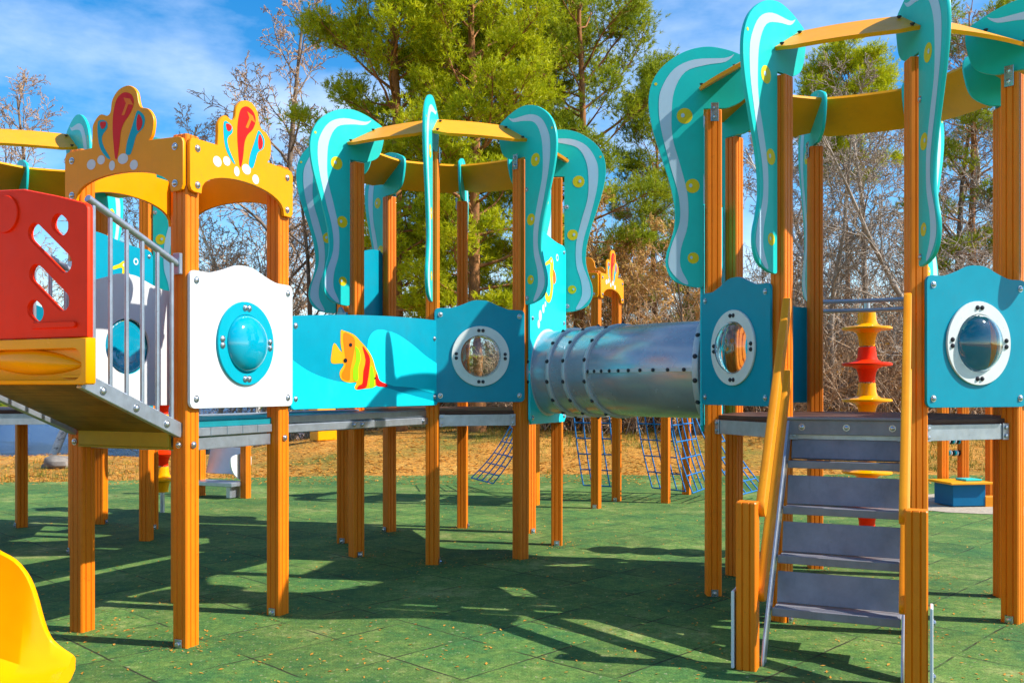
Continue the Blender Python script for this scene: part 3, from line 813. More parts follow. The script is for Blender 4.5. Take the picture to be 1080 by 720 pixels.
# ------------------------------------------------------------------ steps up to the right tower
Cc, Dd = ov(RT, RTH, 1), ov(RT, RTH, 2); mid = (Cc+Dd)/2
na = radians(RTH+67.5)
st = thing('steps', 'steep grey metal steps with orange handrails and two short posts', 'stairs', (*mid, 0), na+pi/2)
HW = .30
nose = [(.17, .936), (.36, .702), (.55, .468), (.74, .234)]
ang = atan2(.234, .19)
def slope_pt(t): return DZ-(t-.0)*(.234/.19)
for s in (-1, 1):
    b = MB()
    x = s*(HW+.012)
    t_end = .97
    pts = [(0.0, 1.16), (0.0, 1.05), (t_end-.10, .02), (t_end-.10, 0), (t_end, 0), (t_end, .03), (t_end-.05, .12), (.06, 1.16)]
    b.M = Matrix(((0, 1, 0, x-.006), (-1, 0, 0, 0), (0, 0, 1, 0), (0, 0, 0, 1)))
    b.plate(pts, (), 0, .012, .002)
    link('stringer', b.mesh('stringer', 'steel'), st)
for t, z in nose:
    b = MB()
    b.box((0, -t+.10, z-.012), (2*HW, .20, .014), e=.003)
    b.box((0, -t+.004, z-.017), (2*HW, .012, .042), e=.005)
    for q in range(7): b.box((0, -t+.018+q*.011, z-.0035), (2*HW-.03, .004, .005), e=.001)
    tr = link('tread', b.mesh('tread', 'tread'), st)
    b = MB(); b.box((0, -t+.175, z+.078), (2*HW-.004, .008, .160), rx=radians(-14), e=.002); link('riser', b.mesh('riser', 'tread'), tr)
b = MB(); b.box((0, -.03, DZ-.05), (2*HW+.03, .012, .085), e=.003); b.box((0, -.028, DZ-.0), (2*HW+.04, .05, .016), e=.004)
hd = link('head_plate', b.mesh('head_plate', 'tread'), st)
for x in (-.24, 0, .24): link('bolt', ME_BOLT, hd, (x, -.037, DZ-.05))
b = MB(); b.box((0, -.01, DZ-.16), (2*HW-.004, .008, .14), rx=radians(-14), e=.002); link('riser', b.mesh('riser', 'tread'), hd)
ME_SHORT = post_mesh(.80)
for s in (-1, 1):
    xx = s*.372
    ps = link('newel_post', ME_SHORT, st, (xx, -1.02, 0))
    b = MB(); b.box((s*.062, 0, .19), (.014, .11, .37), e=.004); sp = link('side_plate', b.mesh('side_plate', 'white'), ps)
    for z in (.06, .30): link('bolt', ME_BOLT, sp, (s*.069, 0, z), s*pi/2)
    for off_z, lo_t in ((1.91, .98), (1.50, .98)):
        # plank parallel to the flight, standing on edge with rounded ends
        t0_, t1_ = .04, lo_t
        z0 = off_z-.06; z1 = z0-(t1_-t0_)*1.19
        Lr = math.hypot(t1_-t0_, z0-z1); hgt = .048
        o = []
        for k in range(9):
            a = radians(-90+180*k/8); o.append((Lr/2-hgt+hgt*cos(a), hgt*sin(a)))
        for k in range(9):
            a = radians(90+180*k/8); o.append((-Lr/2+hgt+hgt*cos(a), hgt*sin(a)))
        b = MB(); b.plate(o, (), -.02, .02, .006)
        r_ = link('handrail', b.mesh('handrail', 'woodx'), st)
        cx = s*.318
        d = Vector((0, -(t1_-t0_), z1-z0)).normalized()
        zx = d; yx = Vector((1, 0, 0)); zz = zx.cross(yx)
        mt4 = Matrix((zx, yx, zz)).transposed().to_4x4(); mt4.translation = Vector((cx, -(t0_+t1_)/2, (z0+z1)/2))
        r_.matrix_basis = mt4

# ------------------------------------------------------------------ disc climbing poles
def disc_pole(loc, n, label, z_first, start):
    t = thing('disc_pole', label, 'climbing pole', (*loc, 0), 0, 'disc climbing poles')
    b = MB(); b.lathe([(.024, 0), (.024, z_first+n*.283-.05), (.0005, z_first+n*.283-.05)], 12); link('pole', b.mesh('pole', 'steel'), t)
    for k in range(n):
        z = z_first+k*.283
        b = MB(); b.M = Matrix.Translation((0, 0, z))
        prof = [(.028, -.138), (.06, -.138), (.062, -.10), (.070, -.06), (.082, -.034), (.11, -.018), (.175, -.012), (.188, -.005), (.188, .007), (.176, .014), (.108, .02), (.08, .038), (.070, .07), (.068, .10), (.064, .138), (.028, .138)]
        b.lathe(prof, 36); link('disc', b.mesh('disc', 'slide' if (k+start) % 2 == 0 else 'red'), t)
disc_pole((2.80, 7.33), 6, 'red and yellow disc climbing pole behind the grey steps', .40, 1)
disc_pole((-3.80, 10.1), 4, 'distant red and yellow disc pole behind the tower with white panel', .36, 0)

# ------------------------------------------------------------------ ramp with red barrier at the left
midR = P193+V*(SW/2)
rp = thing('access_ramp', 'sloping plywood ramp with steel railing and a red slotted barrier with yellow trough', 'ramp', (*midR, 0), ROT)
LR = .60
def rz_at(t): return 1.115+.42*t     # centre height of the ramp floor along its length
sl = math.atan(.42)
b = MB(); b.box((0, -LR/2-.05, rz_at(LR/2)), (SW-.10, LR/cos(sl), .02), rx=-sl); link('ramp_floor', b.mesh('ramp_floor', 'ply'), rp)
for s in (-1, 1):
    b = MB(); b.box((s*(SW/2+.0), -LR/2-.05, rz_at(LR/2)+.01), (.035, LR/cos(sl)+.02, .075), rx=-sl, e=.003); sb = link('side_beam', b.mesh('side_beam', 'steel'), rp)
    if s > 0:
        for k in range(3): link('bolt', ME_BOLT, sb, (s*(SW/2+.018), -.15-k*.2, rz_at(.1+k*.2)+.005), pi/2)
b = MB(); b.box((0, -.062, 1.085), (SW-.10, .02, .10), e=.003); b.box((0, -.05, 1.03), (SW-.10, .05, .01), e=.003); link('end_beam', b.mesh('end_beam', 'olive'), rp)
for s in (1, -1):
    b = MB(); x = s*(SW/2+.005)
    tp = lambda t: 1.985+.42*t
    b.tube([(x, -.07, tp(0)), (x, -.07-LR*.93, tp(LR*.93))], .018, 12)
    b.box((x, -.065, tp(0)-.0), (.05, .02, .11), e=.003)
    rl = link('railing', b.mesh('railing', 'steel'), rp)
    for k in range(6):
        t = .035+k*.098
        b = MB(); b.tube([(x, -.07-t, rz_at(t)+.03), (x, -.07-t, tp(t))], .0105, 10); link('baluster', b.mesh('baluster', 'steel'), rl)
# red slotted barrier across the upper end
def slot(cx, cz, l, r, ang):
    o = []
    for k in range(9):
        a = -pi/2+pi*k/8; o.append((l/2+r*cos(a), r*sin(a)))
    for k in range(9):
        a = pi/2+pi*k/8; o.append((-l/2+r*cos(a), r*sin(a)))
    return [(cx+x*cos(ang)-z*sin(ang), cz+x*sin(ang)+z*cos(ang)) for x, z in o]
yb = -.07-LR
hw = .41; z0 = 1.575; z1 = 2.185
ol = [(-hw-.35, z0), (hw, z0), (hw, z1-.03), (hw-.01, z1-.01), (hw-.03, z1), (hw-.2, z1+.045), (hw-.42, z1+.095), (hw-.60, z1+.105), (hw-.95, z1+.09), (-hw-.35, z1)]
A45 = radians(-38)
holes = [slot(hw-.18, 2.095, .03, .040, A45), slot(hw-.247, 1.993, .25, .042, A45), slot(hw-.25, 1.81, .22, .042, A45), slot(hw-.34, 1.704, .03, .040, A45)]
b = MB(); b.plate(ol, holes, 0, .03, .008)
b.plate(circ(hw-.54, 2.17, .09, n=32), (), -.010, .0, .006)
b.plate(slot(hw-.215, 1.634, .26, .015, 0), (), -.012, 0, .006)
bar = link('barrier_panel', b.mesh('barrier_panel', 'red', ang=50), rp, (.045, yb-.02, 0), label='red moulded barrier with slanted slots')
# yellow trough: box with a recessed front
b = MB(); zt, zb2 = 1.573, 1.36
rec = rrect(-hw-.30, zb2+.022, hw-.035, zt-.05, .05)
b.plate([(-hw-.35, zb2), (hw-.008, zb2), (hw, zb2+.008), (hw, zt), (-hw-.35, zt)], [rec], 0, .055, .008)
b.flat(rrect(-hw-.31, zb2+.012, hw-.025, zt-.04, .055), .05, 0)
b.M = Matrix.Translation((hw-.42, .052, 1.468)) @ Matrix.Rotation(radians(3), 4, 'Y')
nn = 24; prof_ = [(max(.0005, sin(pi*k/14)), -cos(pi*k/14)) for k in range(15)]
vs_ = [(h*.34, -r*cos(2*pi*q/nn)*.045, r*sin(2*pi*q/nn)*.062*(1-.3*h*h)) for r, h in prof_ for q in range(nn)]
b.add(vs_, [(k*nn+q, (k+1)*nn+q, (k+1)*nn+(q+1) % nn, k*nn+(q+1) % nn) for k in range(14) for q in range(nn)][::1])
b.M = Matrix()
b.plate(rrect(hw-.19, zb2+.03, hw-.05, zb2+.045, .006), (), .03, .052, .004)
link('trough', b.mesh('trough', 'slide', ang=50), rp, (.045, yb-.03, 0), label='yellow moulded plastic trough')

link('support_post', post_mesh(1.62), rp, (-.66, yb+.09, 0))
# ------------------------------------------------------------------ yellow slide at the lower left corner
sd_ = thing('slide', 'glossy yellow plastic slide end at the lower left edge', 'slide', (-2.0, 3.85, 0), 0)
path = crom([(-4.6, 4.1, 1.5), (-3.7, 4.05, 1.15), (-3.05, 4.0, .72), (-2.62, 3.95, .36), (-2.37, 3.91, .17), (-2.25, 3.9, .12), (-2.16, 3.89, .095), (-2.08, 3.885, .085), (-1.97, 3.88, .08)], 5, False)
side = [.25, .25, .30, .40, .46, .45, .34, .15, .065]
sides = [s[0] for s in crom([(v, 0) for v in side], 5, False)]
b = MB(); vs = []; np_ = 0
for p, hgt in zip(path, sides):
    i = path.index(p)
    q0_, q1_ = Vector(path[max(0, i-1)]), Vector(path[min(len(path)-1, i+1)])
    d = (q1_-q0_).normalized(); sdv = d.cross(Vector((0, 0, 1))).normalized(); up = sdv.cross(d)
    w = .25
    prof = [(-w-.035, hgt-.06), (-w-.038, hgt-.01), (-w-.02, hgt+.008), (-w, hgt), (-w+.02, hgt*.55), (-w+.06, .03), (-w+.12, 0), (w-.12, 0), (w-.06, .03), (w-.02, hgt*.55), (w, hgt), (w+.02, hgt+.008), (w+.038, hgt-.01), (w+.035, hgt-.06), (w-.005, -.03), (w-.09, -.05), (-w+.09, -.05), (-w+.005, -.03)]
    np_ = len(prof)
    for x, z in prof: vs.append(tuple(Vector(p)+sdv*x+Vector((0, 0, 1))*z-Vector((-2.0, 3.85, 0))))
fs = []
for i in range(len(path)-1):
    for k in range(np_):
        j = (k+1) % np_; fs.append((i*np_+k, i*np_+j, (i+1)*np_+j, (i+1)*np_+k))
fs += [tuple(range(np_)), tuple(range((len(path)-1)*np_, len(path)*np_))[::-1]]
b.add(vs, fs); link('chute', b.mesh('chute', 'slide', ang=50), sd_)
b = MB(); b.box((-.25, .05, .035), (.06, .36, .08), e=.01); b.box((-.9, .16, .36), (.08, .3, .72), e=.01); link('foot_support', b.mesh('foot_support', 'steel'), sd_)

# ------------------------------------------------------------------ far staircase, net climber, counter, bin, rock
def at(px, d, z=0): return Vector(((px-540)/FPX*d, d, z))
fs_ = thing('steel_steps', 'low grey steel steps with yellow post far behind the white dome panel', 'stairs', tuple(at(236, 11.6)), radians(-24))
b = MB(); b.box((-.02, .10, .44), (.62, .02, .34), rx=radians(-16)); link('back_plate', b.mesh('back_plate', 'tunnelrib'), fs_)
b = MB(); b.box((0, -.10, .175), (.66, .28, .05), e=.005); link('tread', b.mesh('tread', 'steel'), fs_)
b = MB(); b.M = Matrix(((0, 1, 0, .27), (-1, 0, 0, 0), (0, 0, 1, 0), (0, 0, 0, 1))); b.plate(crom([(.16, .52), (.2, .40), (.1, .26), (-.1, .22), (-.16, .52)], 5), (), 0, .02, .003); link('side_cheek', b.mesh('side_cheek', 'ringwhite'), fs_)
link('post', post_mesh(.95), fs_, (.36, -.02, 0)); link('post', post_mesh(.95), fs_, (-.36, -.02, 0))
b = MB(); b.box((.24, -.1, .08), (.06, .2, .14)); link('foot', b.mesh('foot', 'steel'), fs_)

def net_mesh(fn, nu, nv, r=.009):
    b = MB()
    for i in range(nu+1):
        b.tube([fn(i/nu, j/(nv*2)) for j in range(nv*2+1)], r, 5)
    for j in range(nv+1):
        b.tube([fn(i/(nu*2), j/nv) for i in range(nu*2+1)], r, 5)
    return b
NW = thing('net_climber', 'blue rope climbing nets strung between orange posts beyond the grey tunnel', 'rope net', tuple(at(700, 11.4)), 0)
O = at(700, 11.4)
for px, d in ((702, 10.94), (724, 11.83), (606, 12.1), (752, 11.2)):
    if px in (702, 724): link('post', post_mesh(1.75), NW, tuple(at(px, d)-O), ROT)
def seg(a, c, z0, z1, sag):
    return lambda u, v: tuple((a+(c-a)*u)-O+Vector((sag[0]*v*v, sag[1]*v*v, z1+(z0-z1)*v)))
for k, (pa, da, pb, db, sag) in enumerate(((603, 11.9, 640, 11.7, (.14, -.1)), (668, 11.6, 702, 11.2, (.22, -.1)), (702, 11.0, 724, 11.8, (.3, -.1)))):
    link('hanging_net', net_mesh(seg(at(pa, da), at(pb, db), .12, 1.7, sag), 4, 8).mesh('hanging_net', 'rope'), NW)
def slope(a, bb, c, dd): # a,b top edge; c,d bottom edge
    def f(u, v):
        p = (a.lerp(bb, u)).lerp(c.lerp(dd, u), v)-O; p.z -= .18*sin(pi*v); return tuple(p)
    return f
link('sloping_net', net_mesh(slope(at(712, 11.0, 1.65), at(735, 11.6, 1.65), at(780, 10.7, .12), at(806, 11.4, .12)), 4, 8).mesh('sloping_net', 'rope'), NW)
link('sloping_net', net_mesh(slope(at(562, 12.6, 1.5), at(575, 11.8, 1.5), at(497, 13.0, .10), at(520, 12.2, .10)), 4, 8).mesh('sloping_net', 'rope'), NW)
b = MB(); b.tube([at(603, 11.9, 1.7)-O, at(668, 11.6, 1.72)-O, at(702, 11.0, 1.7)-O, at(724, 11.8, 1.7)-O], .02, 8); link('top_cable', b.mesh('top_cable', 'rope'), NW)

ph = thing('play_counter', 'blue play counter with yellow top and coloured counting beads at the right', 'play counter', tuple(at(1012, 10.7)), radians(8))
b = MB(); b.box((0, 0, .14), (.40, .36, .25)); link('front_box', b.mesh('front_box', 'blue'), ph)
b = MB(); b.box((.0, -.01, .275), (.52, .46, .025)); link('counter_top', b.mesh('counter_top', 'yellow'), ph)
b = MB(); b.box((.10, -.02, .30), (.2, .2, .022)); link('tray', b.mesh('tray', 'aqua'), ph)
pm_ = post_mesh(1.4)
for x in (0.0, .26): link('post', pm_, ph, (x, .32, 0))
for z in (.58, .72, .86):
    b = MB(); b.tube([(0, .32, z), (.26, .32, z)], .008, 8); rod = link('bead_rod', b.mesh('bead_rod', 'steel'), ph)
    for k in range(6):
        b = MB(); b.M = Matrix.Translation((.07+k*.027, .32, z)) @ Matrix.Rotation(pi/2, 4, 'Y')
        b.lathe([(.008, -.012), (.03, -.008), (.036, 0), (.03, .008), (.008, .012)], 16); link('bead', b.mesh('bead', ['redp', 'white', 'blue', 'black', 'spot', 'tealp'][(k*2+int(z*10)) % 6]), rod)
b = MB(); b.box((.92, .3, .78), (.5, .02, .3)); link('back_panel', b.mesh('back_panel', 'teal'), ph)
link('post', pm_, ph, (.62, .32, 0)); link('post', pm_, ph, (1.2, .32, 0))
sbx = thing('sandbox_edge', 'low orange timber edging of the sandbox beside the blue counter', 'sandbox edging', tuple(at(1036, 10.6)), radians(6))
b = MB(); b.box((.75, 0, .06), (1.5, .12, .12)); link('edge_beam', b.mesh('edge_beam', 'woodx'), sbx)
b = MB(); b.box((.7, .05, .135), (.3, .3, .03)); link('corner_seat', b.mesh('corner_seat', 'yellow'), sbx)

def terrain(x, y):
    s = lambda a, b, v: (lambda t: t*t*(3-2*t))(max(0, min(1, (v-a)/(b-a))))
    h = -.05+.50*s(13.2, 20, y)*s(-7.5, -2, x)
    h += -1.1*s(19.0, 25, y)*(1-s(-8.5, -3, x))
    h += .9*s(18, 34, y)*s(-2, 3, x)
    h += .035*sin(x*1.3+.7*y)*s(13.5, 16, y)+.02*sin(3.1*x-1.7*y)*s(13.5, 16, y)
    return h

yb_ = at(341, 18.5); yb_.z = terrain(yb_.x, yb_.y)-.02
bn = thing('grit_bin', 'yellow box bin standing on the grass behind the fish bridge', 'bin', tuple(yb_), radians(38))
b = MB(); b.box((0, 0, .30), (.42, .36, .58), e=.015); link('bin_body', b.mesh('bin_body', 'slide'), bn)
b = MB(); b.box((0, 0, .615), (.46, .40, .04), e=.012); link('lid', b.mesh('lid', 'slide'), bn)

random.seed(11)
def rock(name, loc, s, label):
    b = MB(); n, mm = 14, 8; vs = []
    for i in range(mm+1):
        for j in range(n):
            th = pi*i/mm; ph_ = 2*pi*j/n
            v = Vector((sin(th)*cos(ph_), sin(th)*sin(ph_), cos(th)))
            k = 1+.16*sin(3*v.x+2*v.z+s)+.12*sin(5*v.y-3*v.z)+random.uniform(-.05, .05)*(0 < i < mm)
            vs.append(tuple(Vector((v.x*1.15, v.y*.9, v.z*.55))*s*k))
    fs = [(i*n+j, (i+1)*n+j, (i+1)*n+(j+1) % n, i*n+(j+1) % n) for i in range(mm) for j in range(n)]
    b.add(vs, fs); o = link(name, b.mesh(name, 'rock'), None, loc); return tag(o, label, 'rock')
r0 = at(62, 16.2); rock('boulder', (r0.x, r0.y, terrain(r0.x, r0.y)+.06), .27, 'grey boulder half sunk in the leafy grass near the lake')

# ------------------------------------------------------------------ setting: ground, rubber, lake
b = MB()
xs = [-300, -150, -80, -50, -35]+[-28+i*1.0 for i in range(57)]+[35, 50, 80, 150, 300]
ys = [-60, -20, -5, 2, 8, 11]+[12+i*.6 for i in range(46)]+[42, 50, 70, 110, 200, 400]
vs = [(x, y, terrain(x, y)) for y in ys for x in xs]; nx = len(xs)
b.add(vs, [(j*nx+i, j*nx+i+1, (j+1)*nx+i+1, (j+1)*nx+i) for j in range(len(ys)-1) for i in range(nx-1)])
tag(link('grass_ground', b.mesh('grass_ground', 'ground')), kind='structure')
edge = crom([(-14, 13.3), (-10, 13.25), (-7, 13.4), (-4.5, 13.9), (-2, 14.5), (0, 14.6), (2, 14.55), (4, 14.4), (6, 14.7), (9, 14.5), (14, 14.2)], 6, False)
edge = [(x+random.uniform(-.03, .03), y+random.uniform(-.05, .05)) for x, y in edge]
out = [(-14, -8), (14, -8)]+edge[::-1]
b = MB(); b.M = Matrix(((1, 0, 0, 0), (0, 0, 1, 0), (0, -1, 0, 0), (0, 0, 0, 1)))
b.plate(out, (), 0, .05, 0)
tag(link('rubber_paving', b.mesh('rubber_paving', 'rubber')), kind='structure')
sp = crom([(4.35, 10.5), (5.0, 9.95), (6.0, 9.75), (7.5, 9.8), (9.5, 10.2), (9.5, 12.4), (7.0, 12.3), (5.6, 11.9), (4.7, 11.5), (4.3, 11.0)], 6)
sp = [(x+random.uniform(-.03, .03), y+random.uniform(-.03, .03)) for x, y in sp]
b = MB(); b.M = Matrix(((1, 0, 0, 0), (0, 0, 1, 0), (0, -1, 0, .005), (0, 0, 0, 1))); b.flat(sp, 0)
tag(link('sand_patch', b.mesh('sand_patch', 'sand')), kind='structure')
b = MB(); b.add([(-400, 18, -.55), (60, 18, -.55), (60, 600, -.55), (-400, 600, -.55)], [(0, 1, 2, 3)])
tag(link('lake_water', b.mesh('lake_water', 'water')), kind='structure')

# scattered leaves on the paving and the bank, grass on the bank
random.seed(5)
def leaves(name, n, fn, smin, smax, mat, label, cat):
    vs = []; fs = []
    for _ in range(n):
        x, y, z = fn(); s = random.uniform(smin, smax); a = random.uniform(0, 2*pi); tl = random.uniform(-.5, .5); bd = random.uniform(.1, .5)
        ca, sa = cos(a)*s, sin(a)*s; o = len(vs)
        vs += [(x-ca, y-sa, z+.002), (x-sa*.5, y+ca*.5, z+s*bd+.002), (x+ca, y+sa, z+.003+abs(tl)*s), (x+sa*.5, y-ca*.5, z+s*bd*.6+.002)]
        fs.append((o, o+1, o+2, o+3))
    b = MB(); b.v = vs; b.f = fs; b.m = [0]*len(fs)
    return tag(link(name, b.mesh(name, mat, False)), label, cat, kind='stuff')
def on_rubber():
    y = 3.4+10.6*random.random()**1.5; return (random.uniform(-.62, .62)*y, y, .0)
leaves('leaf_litter', 4200, on_rubber, .003, .015, 'leaf', 'small dry leaves and crumbs scattered over the green paving', 'leaf litter')
def rub_edge():
    while True:
        x = random.uniform(-10, 10); y = 13.0+random.random()*1.8
        ey = min(edge, key=lambda e: abs(e[0]-x))[1]
        if y < ey: return (x, y, 0)
def at_posts():
    c = random.choice(FEET); a = random.uniform(0, 2*pi); r = .07+abs(random.gauss(0, .07)); return (c[0]+r*cos(a), c[1]+r*sin(a), 0)
FEET = [ov(RT, RTH, i) for i in range(8)]+[ov(MT, MTH, i) for i in range(8)]+[SQC+(U*a+V*c)*(SW/2) for a in (-1, 1) for c in (-1, 1)]
leaves('post_foot_litter', 1300, at_posts, .003, .012, 'leaf', 'dry crumbs and leaf bits gathered round the post feet', 'leaf litter')
leaves('edge_litter', 2600, rub_edge, .012, .035, 'leaf', 'brown leaves blown onto the far edge of the paving', 'leaf litter')
def on_bank():
    while True:
        y = 13.3+16*random.random()**1.7; x = random.uniform(-.65, .65)*y
        ey = min(edge, key=lambda e: abs(e[0]-x))[1]
        if y > ey-.05*random.random(): return (x, y, terrain(x, y)+.005)
leaves('fallen_leaves', 26000, on_bank, .02, .05, 'leaf', 'brown fallen leaves covering the bank behind the playground', 'fallen leaves')
vs = []; fs = []
for _ in range(9000):
    x, y, z = on_bank()
    if x < -3 and random.random() < .75: continue
    if sin(x*.9+1)+sin(y*.7+x*.4) < .1: continue
    for k in range(4):
        a = random.uniform(0, 2*pi); hh = random.uniform(.05, .16); w = .006; lx, ly = random.uniform(-.06, .06), random.uniform(-.06, .06)
        px, py = x+random.uniform(-.06, .06), y+random.uniform(-.06, .06); o = len(vs)
        vs += [(px-w*cos(a), py-w*sin(a), z-.01), (px+w*cos(a), py+w*sin(a), z-.01), (px+lx, py+ly, z+hh)]; fs.append((o, o+1, o+2))
b = MB(); b.v = vs; b.f = fs; b.m = [0]*len(fs)
tag(link('bank_grass', b.mesh('bank_grass', 'grassblade', False)), 'thin yellowish spring grass on the bank', 'grass', kind='stuff')

# ------------------------------------------------------------------ trees
class Tri:
    """light-weight collector for tubes with few sides and leaf triangles"""
    def __init__(s): s.v = []; s.f = []
    def tube(s, pts, rs, n=4):
        o = len(s.v); L = len(pts)
        for i, p in enumerate(pts):
            t = (pts[min(i+1, L-1)]-pts[max(i-1, 0)])
            t = t.normalized() if t.length > 1e-6 else Vector((0, 0, 1))
            a = t.cross(Vector((.31, .17, .93))).normalized(); c = t.cross(a)
            for k in range(n):
                q = 2*pi*k/n; s.v.append(tuple(p+rs[i]*(cos(q)*a+sin(q)*c)))
        for i in range(L-1):
            for k in range(n):
                j = (k+1) % n; s.f.append((o+i*n+k, o+i*n+j, o+(i+1)*n+j, o+(i+1)*n+k))
    def mesh(s, name, mat, smooth):
        me = bpy.data.meshes.new(name); me.from_pydata(s.v, [], s.f); me.materials.append(M[mat])
        me.polygons.foreach_set('use_smooth', [smooth]*len(s.f)); me.update(); return me

def rvec(rnd, s=1.): return Vector((rnd.gauss(0, s), rnd.gauss(0, s), rnd.gauss(0, s)))

def tuft(T, rnd, p, d, size, n=11):
    """needle tuft: thin triangles fanning out around direction d"""
    d = d.normalized(); a = d.orthogonal().normalized(); c = d.cross(a)
    for k in range(n):
        q = rnd.uniform(0, 2*pi); sp_ = rnd.uniform(.35, 1.25)
        dr = (d*cos(sp_)+(a*cos(q)+c*sin(q))*sin(sp_)); l = size*rnd.uniform(.7, 1.15)
        sd = dr.cross(Vector((rnd.random()-.5, rnd.random()-.5, rnd.random()-.5))).normalized()*l*.085
        base = p+d*rnd.uniform(-.5, .5)*size; o = len(T.v)
        T.v += [tuple(base-sd), tuple(base+sd), tuple(base+dr*l)]; T.f.append((o, o+1, o+2))

def pine(seed, H, r0, crown_from, spread, dens=1., needle='needle', lean=0., conic=.5):
    rnd = random.Random(seed)
    tr = Tri(); fo = Tri()
    ax = []; x = y = 0
    for i in range(13):
        u = i/12; x += rnd.gauss(0, .035)*H/12+lean*H/12; y += rnd.gauss(0, .035)*H/12
        ax.append(Vector((x, y, H*u-.1)))
    tr.tube(ax, [r0*(1-.9*(i/12))*(1.25 if i == 0 else 1) for i in range(13)], 9)
    def axis(u):
        k = min(11, int(u*12)); return ax[k].lerp(ax[k+1], u*12-k)
    nb = int(46*dens)
    for i in range(nb):
        u = crown_from+(1-crown_from)*((i+rnd.random())/nb)**.9; u = min(.985, u)
        v = (u-crown_from)/(1-crown_from)
        L = spread*((1-v)**conic*.85+.15)*rnd.uniform(.55, 1.15)*(.6+.75*min(1, v*3))
        az = i*2.399+rnd.uniform(-.6, .6)
        el = .02+.75*v+rnd.uniform(-.2, .3)
        d = Vector((cos(az)*cos(el), sin(az)*cos(el), sin(el))); p = axis(u); pts = [p]; n = 6
        for k in range(n):
            d = (d+Vector((0, 0, .06))+rvec(rnd, .14)).normalized(); pts.append(pts[-1]+d*L/n)
        rb = r0*.28*(1-.75*u)*L/spread+.008
        tr.tube(pts, [rb*(1-.85*k/n) for k in range(n+1)], 4)
        ns = int(5+L*4.5)
        for s_ in range(ns+1):
            if s_ == ns: e = pts[-1]; sdv = d
            else:
                w = .38+.62*(s_+rnd.random())/ns; k = min(n-1, int(w*n)); q = pts[k].lerp(pts[k+1], w*n-k)
                dd = (pts[k+1]-pts[k]).normalized()
                side = dd.cross(Vector((0, 0, 1))).normalized()*(1 if s_ % 2 else -1)
                sdv = (dd*.6+side*rnd.uniform(.3, 1.)+Vector((0, 0, rnd.uniform(-.15, .65)))).normalized()
                l = L*.30*(1.2-w)*rnd.uniform(.5, 1.3)+.16
                e = q+sdv*l; tr.tube([q, (q+e)/2+rvec(rnd, .02), e], [.009, .007, .004], 3)
            cr = rnd.uniform(.16, .30)
            for t in range(int(30*cr/.23*cr/.23*.55)+3):
                o3 = rvec(rnd, .55); g = e+Vector((o3.x*cr, o3.y*cr, o3.z*cr*.62))
                tuft(fo, rnd, g, (sdv*.5+Vector((0, 0, .8))+o3*.9), rnd.uniform(.085, .13), 10)
    return tr.mesh('trunk', 'pinebark', True), fo.mesh('crown', needle, False)

def bare(seed, H, r0, spread, levels=4, bark_m='darkbark', twig_m='twig', fork=.25, droop=.0, upward=.5, nb=20, rmin=.0095, leafy=0):
    rnd = random.Random(seed); tr = Tri(); tw = Tri(); lf = Tri()
    def grow(p, d, L, r, lev):
        n = 6 if lev < 2 else 4; pts = [p]; rs = [r]
        for k in range(n):
            d = (d+rvec(rnd, .11+.03*lev)+Vector((0, 0, upward*.12 if lev < 3 else -droop))).normalized()
            pts.append(pts[-1]+d*L/n); rs.append(max(rmin*.6, r*(1-.82*(k+1)/n)))
        (tr if lev < 2 else tw).tube(pts, rs, 7 if lev == 0 else (4 if lev < 2 else 3))
        if lev >= levels:
            if leafy and rnd.random() < leafy:
                for _ in range(3):
                    q = pts[rnd.randint(1, n)]; o = len(lf.v); a = rvec(rnd, .035); c = rvec(rnd, .035)
                    lf.v += [tuple(q), tuple(q+a), tuple(q+c)]; lf.f.append((o, o+1, o+2))
            return
        cnt = nb if lev == 0 else (int(rnd.uniform(7, 10)) if lev == 1 else int(rnd.uniform(4, 7)))
        for c in range(cnt):
            w = (fork if lev == 0 else .2)+(1-(fork if lev == 0 else .2))*(c+rnd.random())/cnt; w = min(w, .97)
            k = min(n-1, int(w*n)); q = pts[k].lerp(pts[k+1], w*n-k); ax_ = (pts[k+1]-pts[k]).normalized()
            az = c*2.4+rnd.uniform(-.6, .6); a = ax_.orthogonal().normalized(); b2 = ax_.cross(a)
            th = rnd.uniform(.5, 1.0) if lev == 0 else rnd.uniform(.4, .95)
            nd_ = ax_*cos(th)+(a*cos(az)+b2*sin(az))*sin(th)
            ll = (spread*(1.1-w*.75) if lev == 0 else L*rnd.uniform(.35, .6)*(1.15-w*.5))*rnd.uniform(.7, 1.15)
            grow(q, nd_, ll, max(rmin, rs[k]*rnd.uniform(.32, .5)), lev+1)
    grow(Vector((0, 0, -.1)), Vector((rnd.gauss(0, .05), rnd.gauss(0, .05), 1)), H, r0, 0)
    out = [('trunk', tr.mesh('trunk', bark_m, True)), ('crown', tw.mesh('crown', twig_m, True))]
    if leafy: out.append(('withered_leaves', lf.mesh('withered_leaves', 'twigleaf', False)))
    return out

def plant(name, parts, px, d, label, cat, rz=0, sc=1., group=None, dz=0, tilt=0):
    p = at(px, d); o = thing(name, label, cat, (p.x, p.y, terrain(p.x, p.y)+dz), rz, group)
    o.scale = (sc,)*3; o.rotation_euler = (0, tilt, rz)
    for nm, me in parts: link(nm, me, o)
    return o

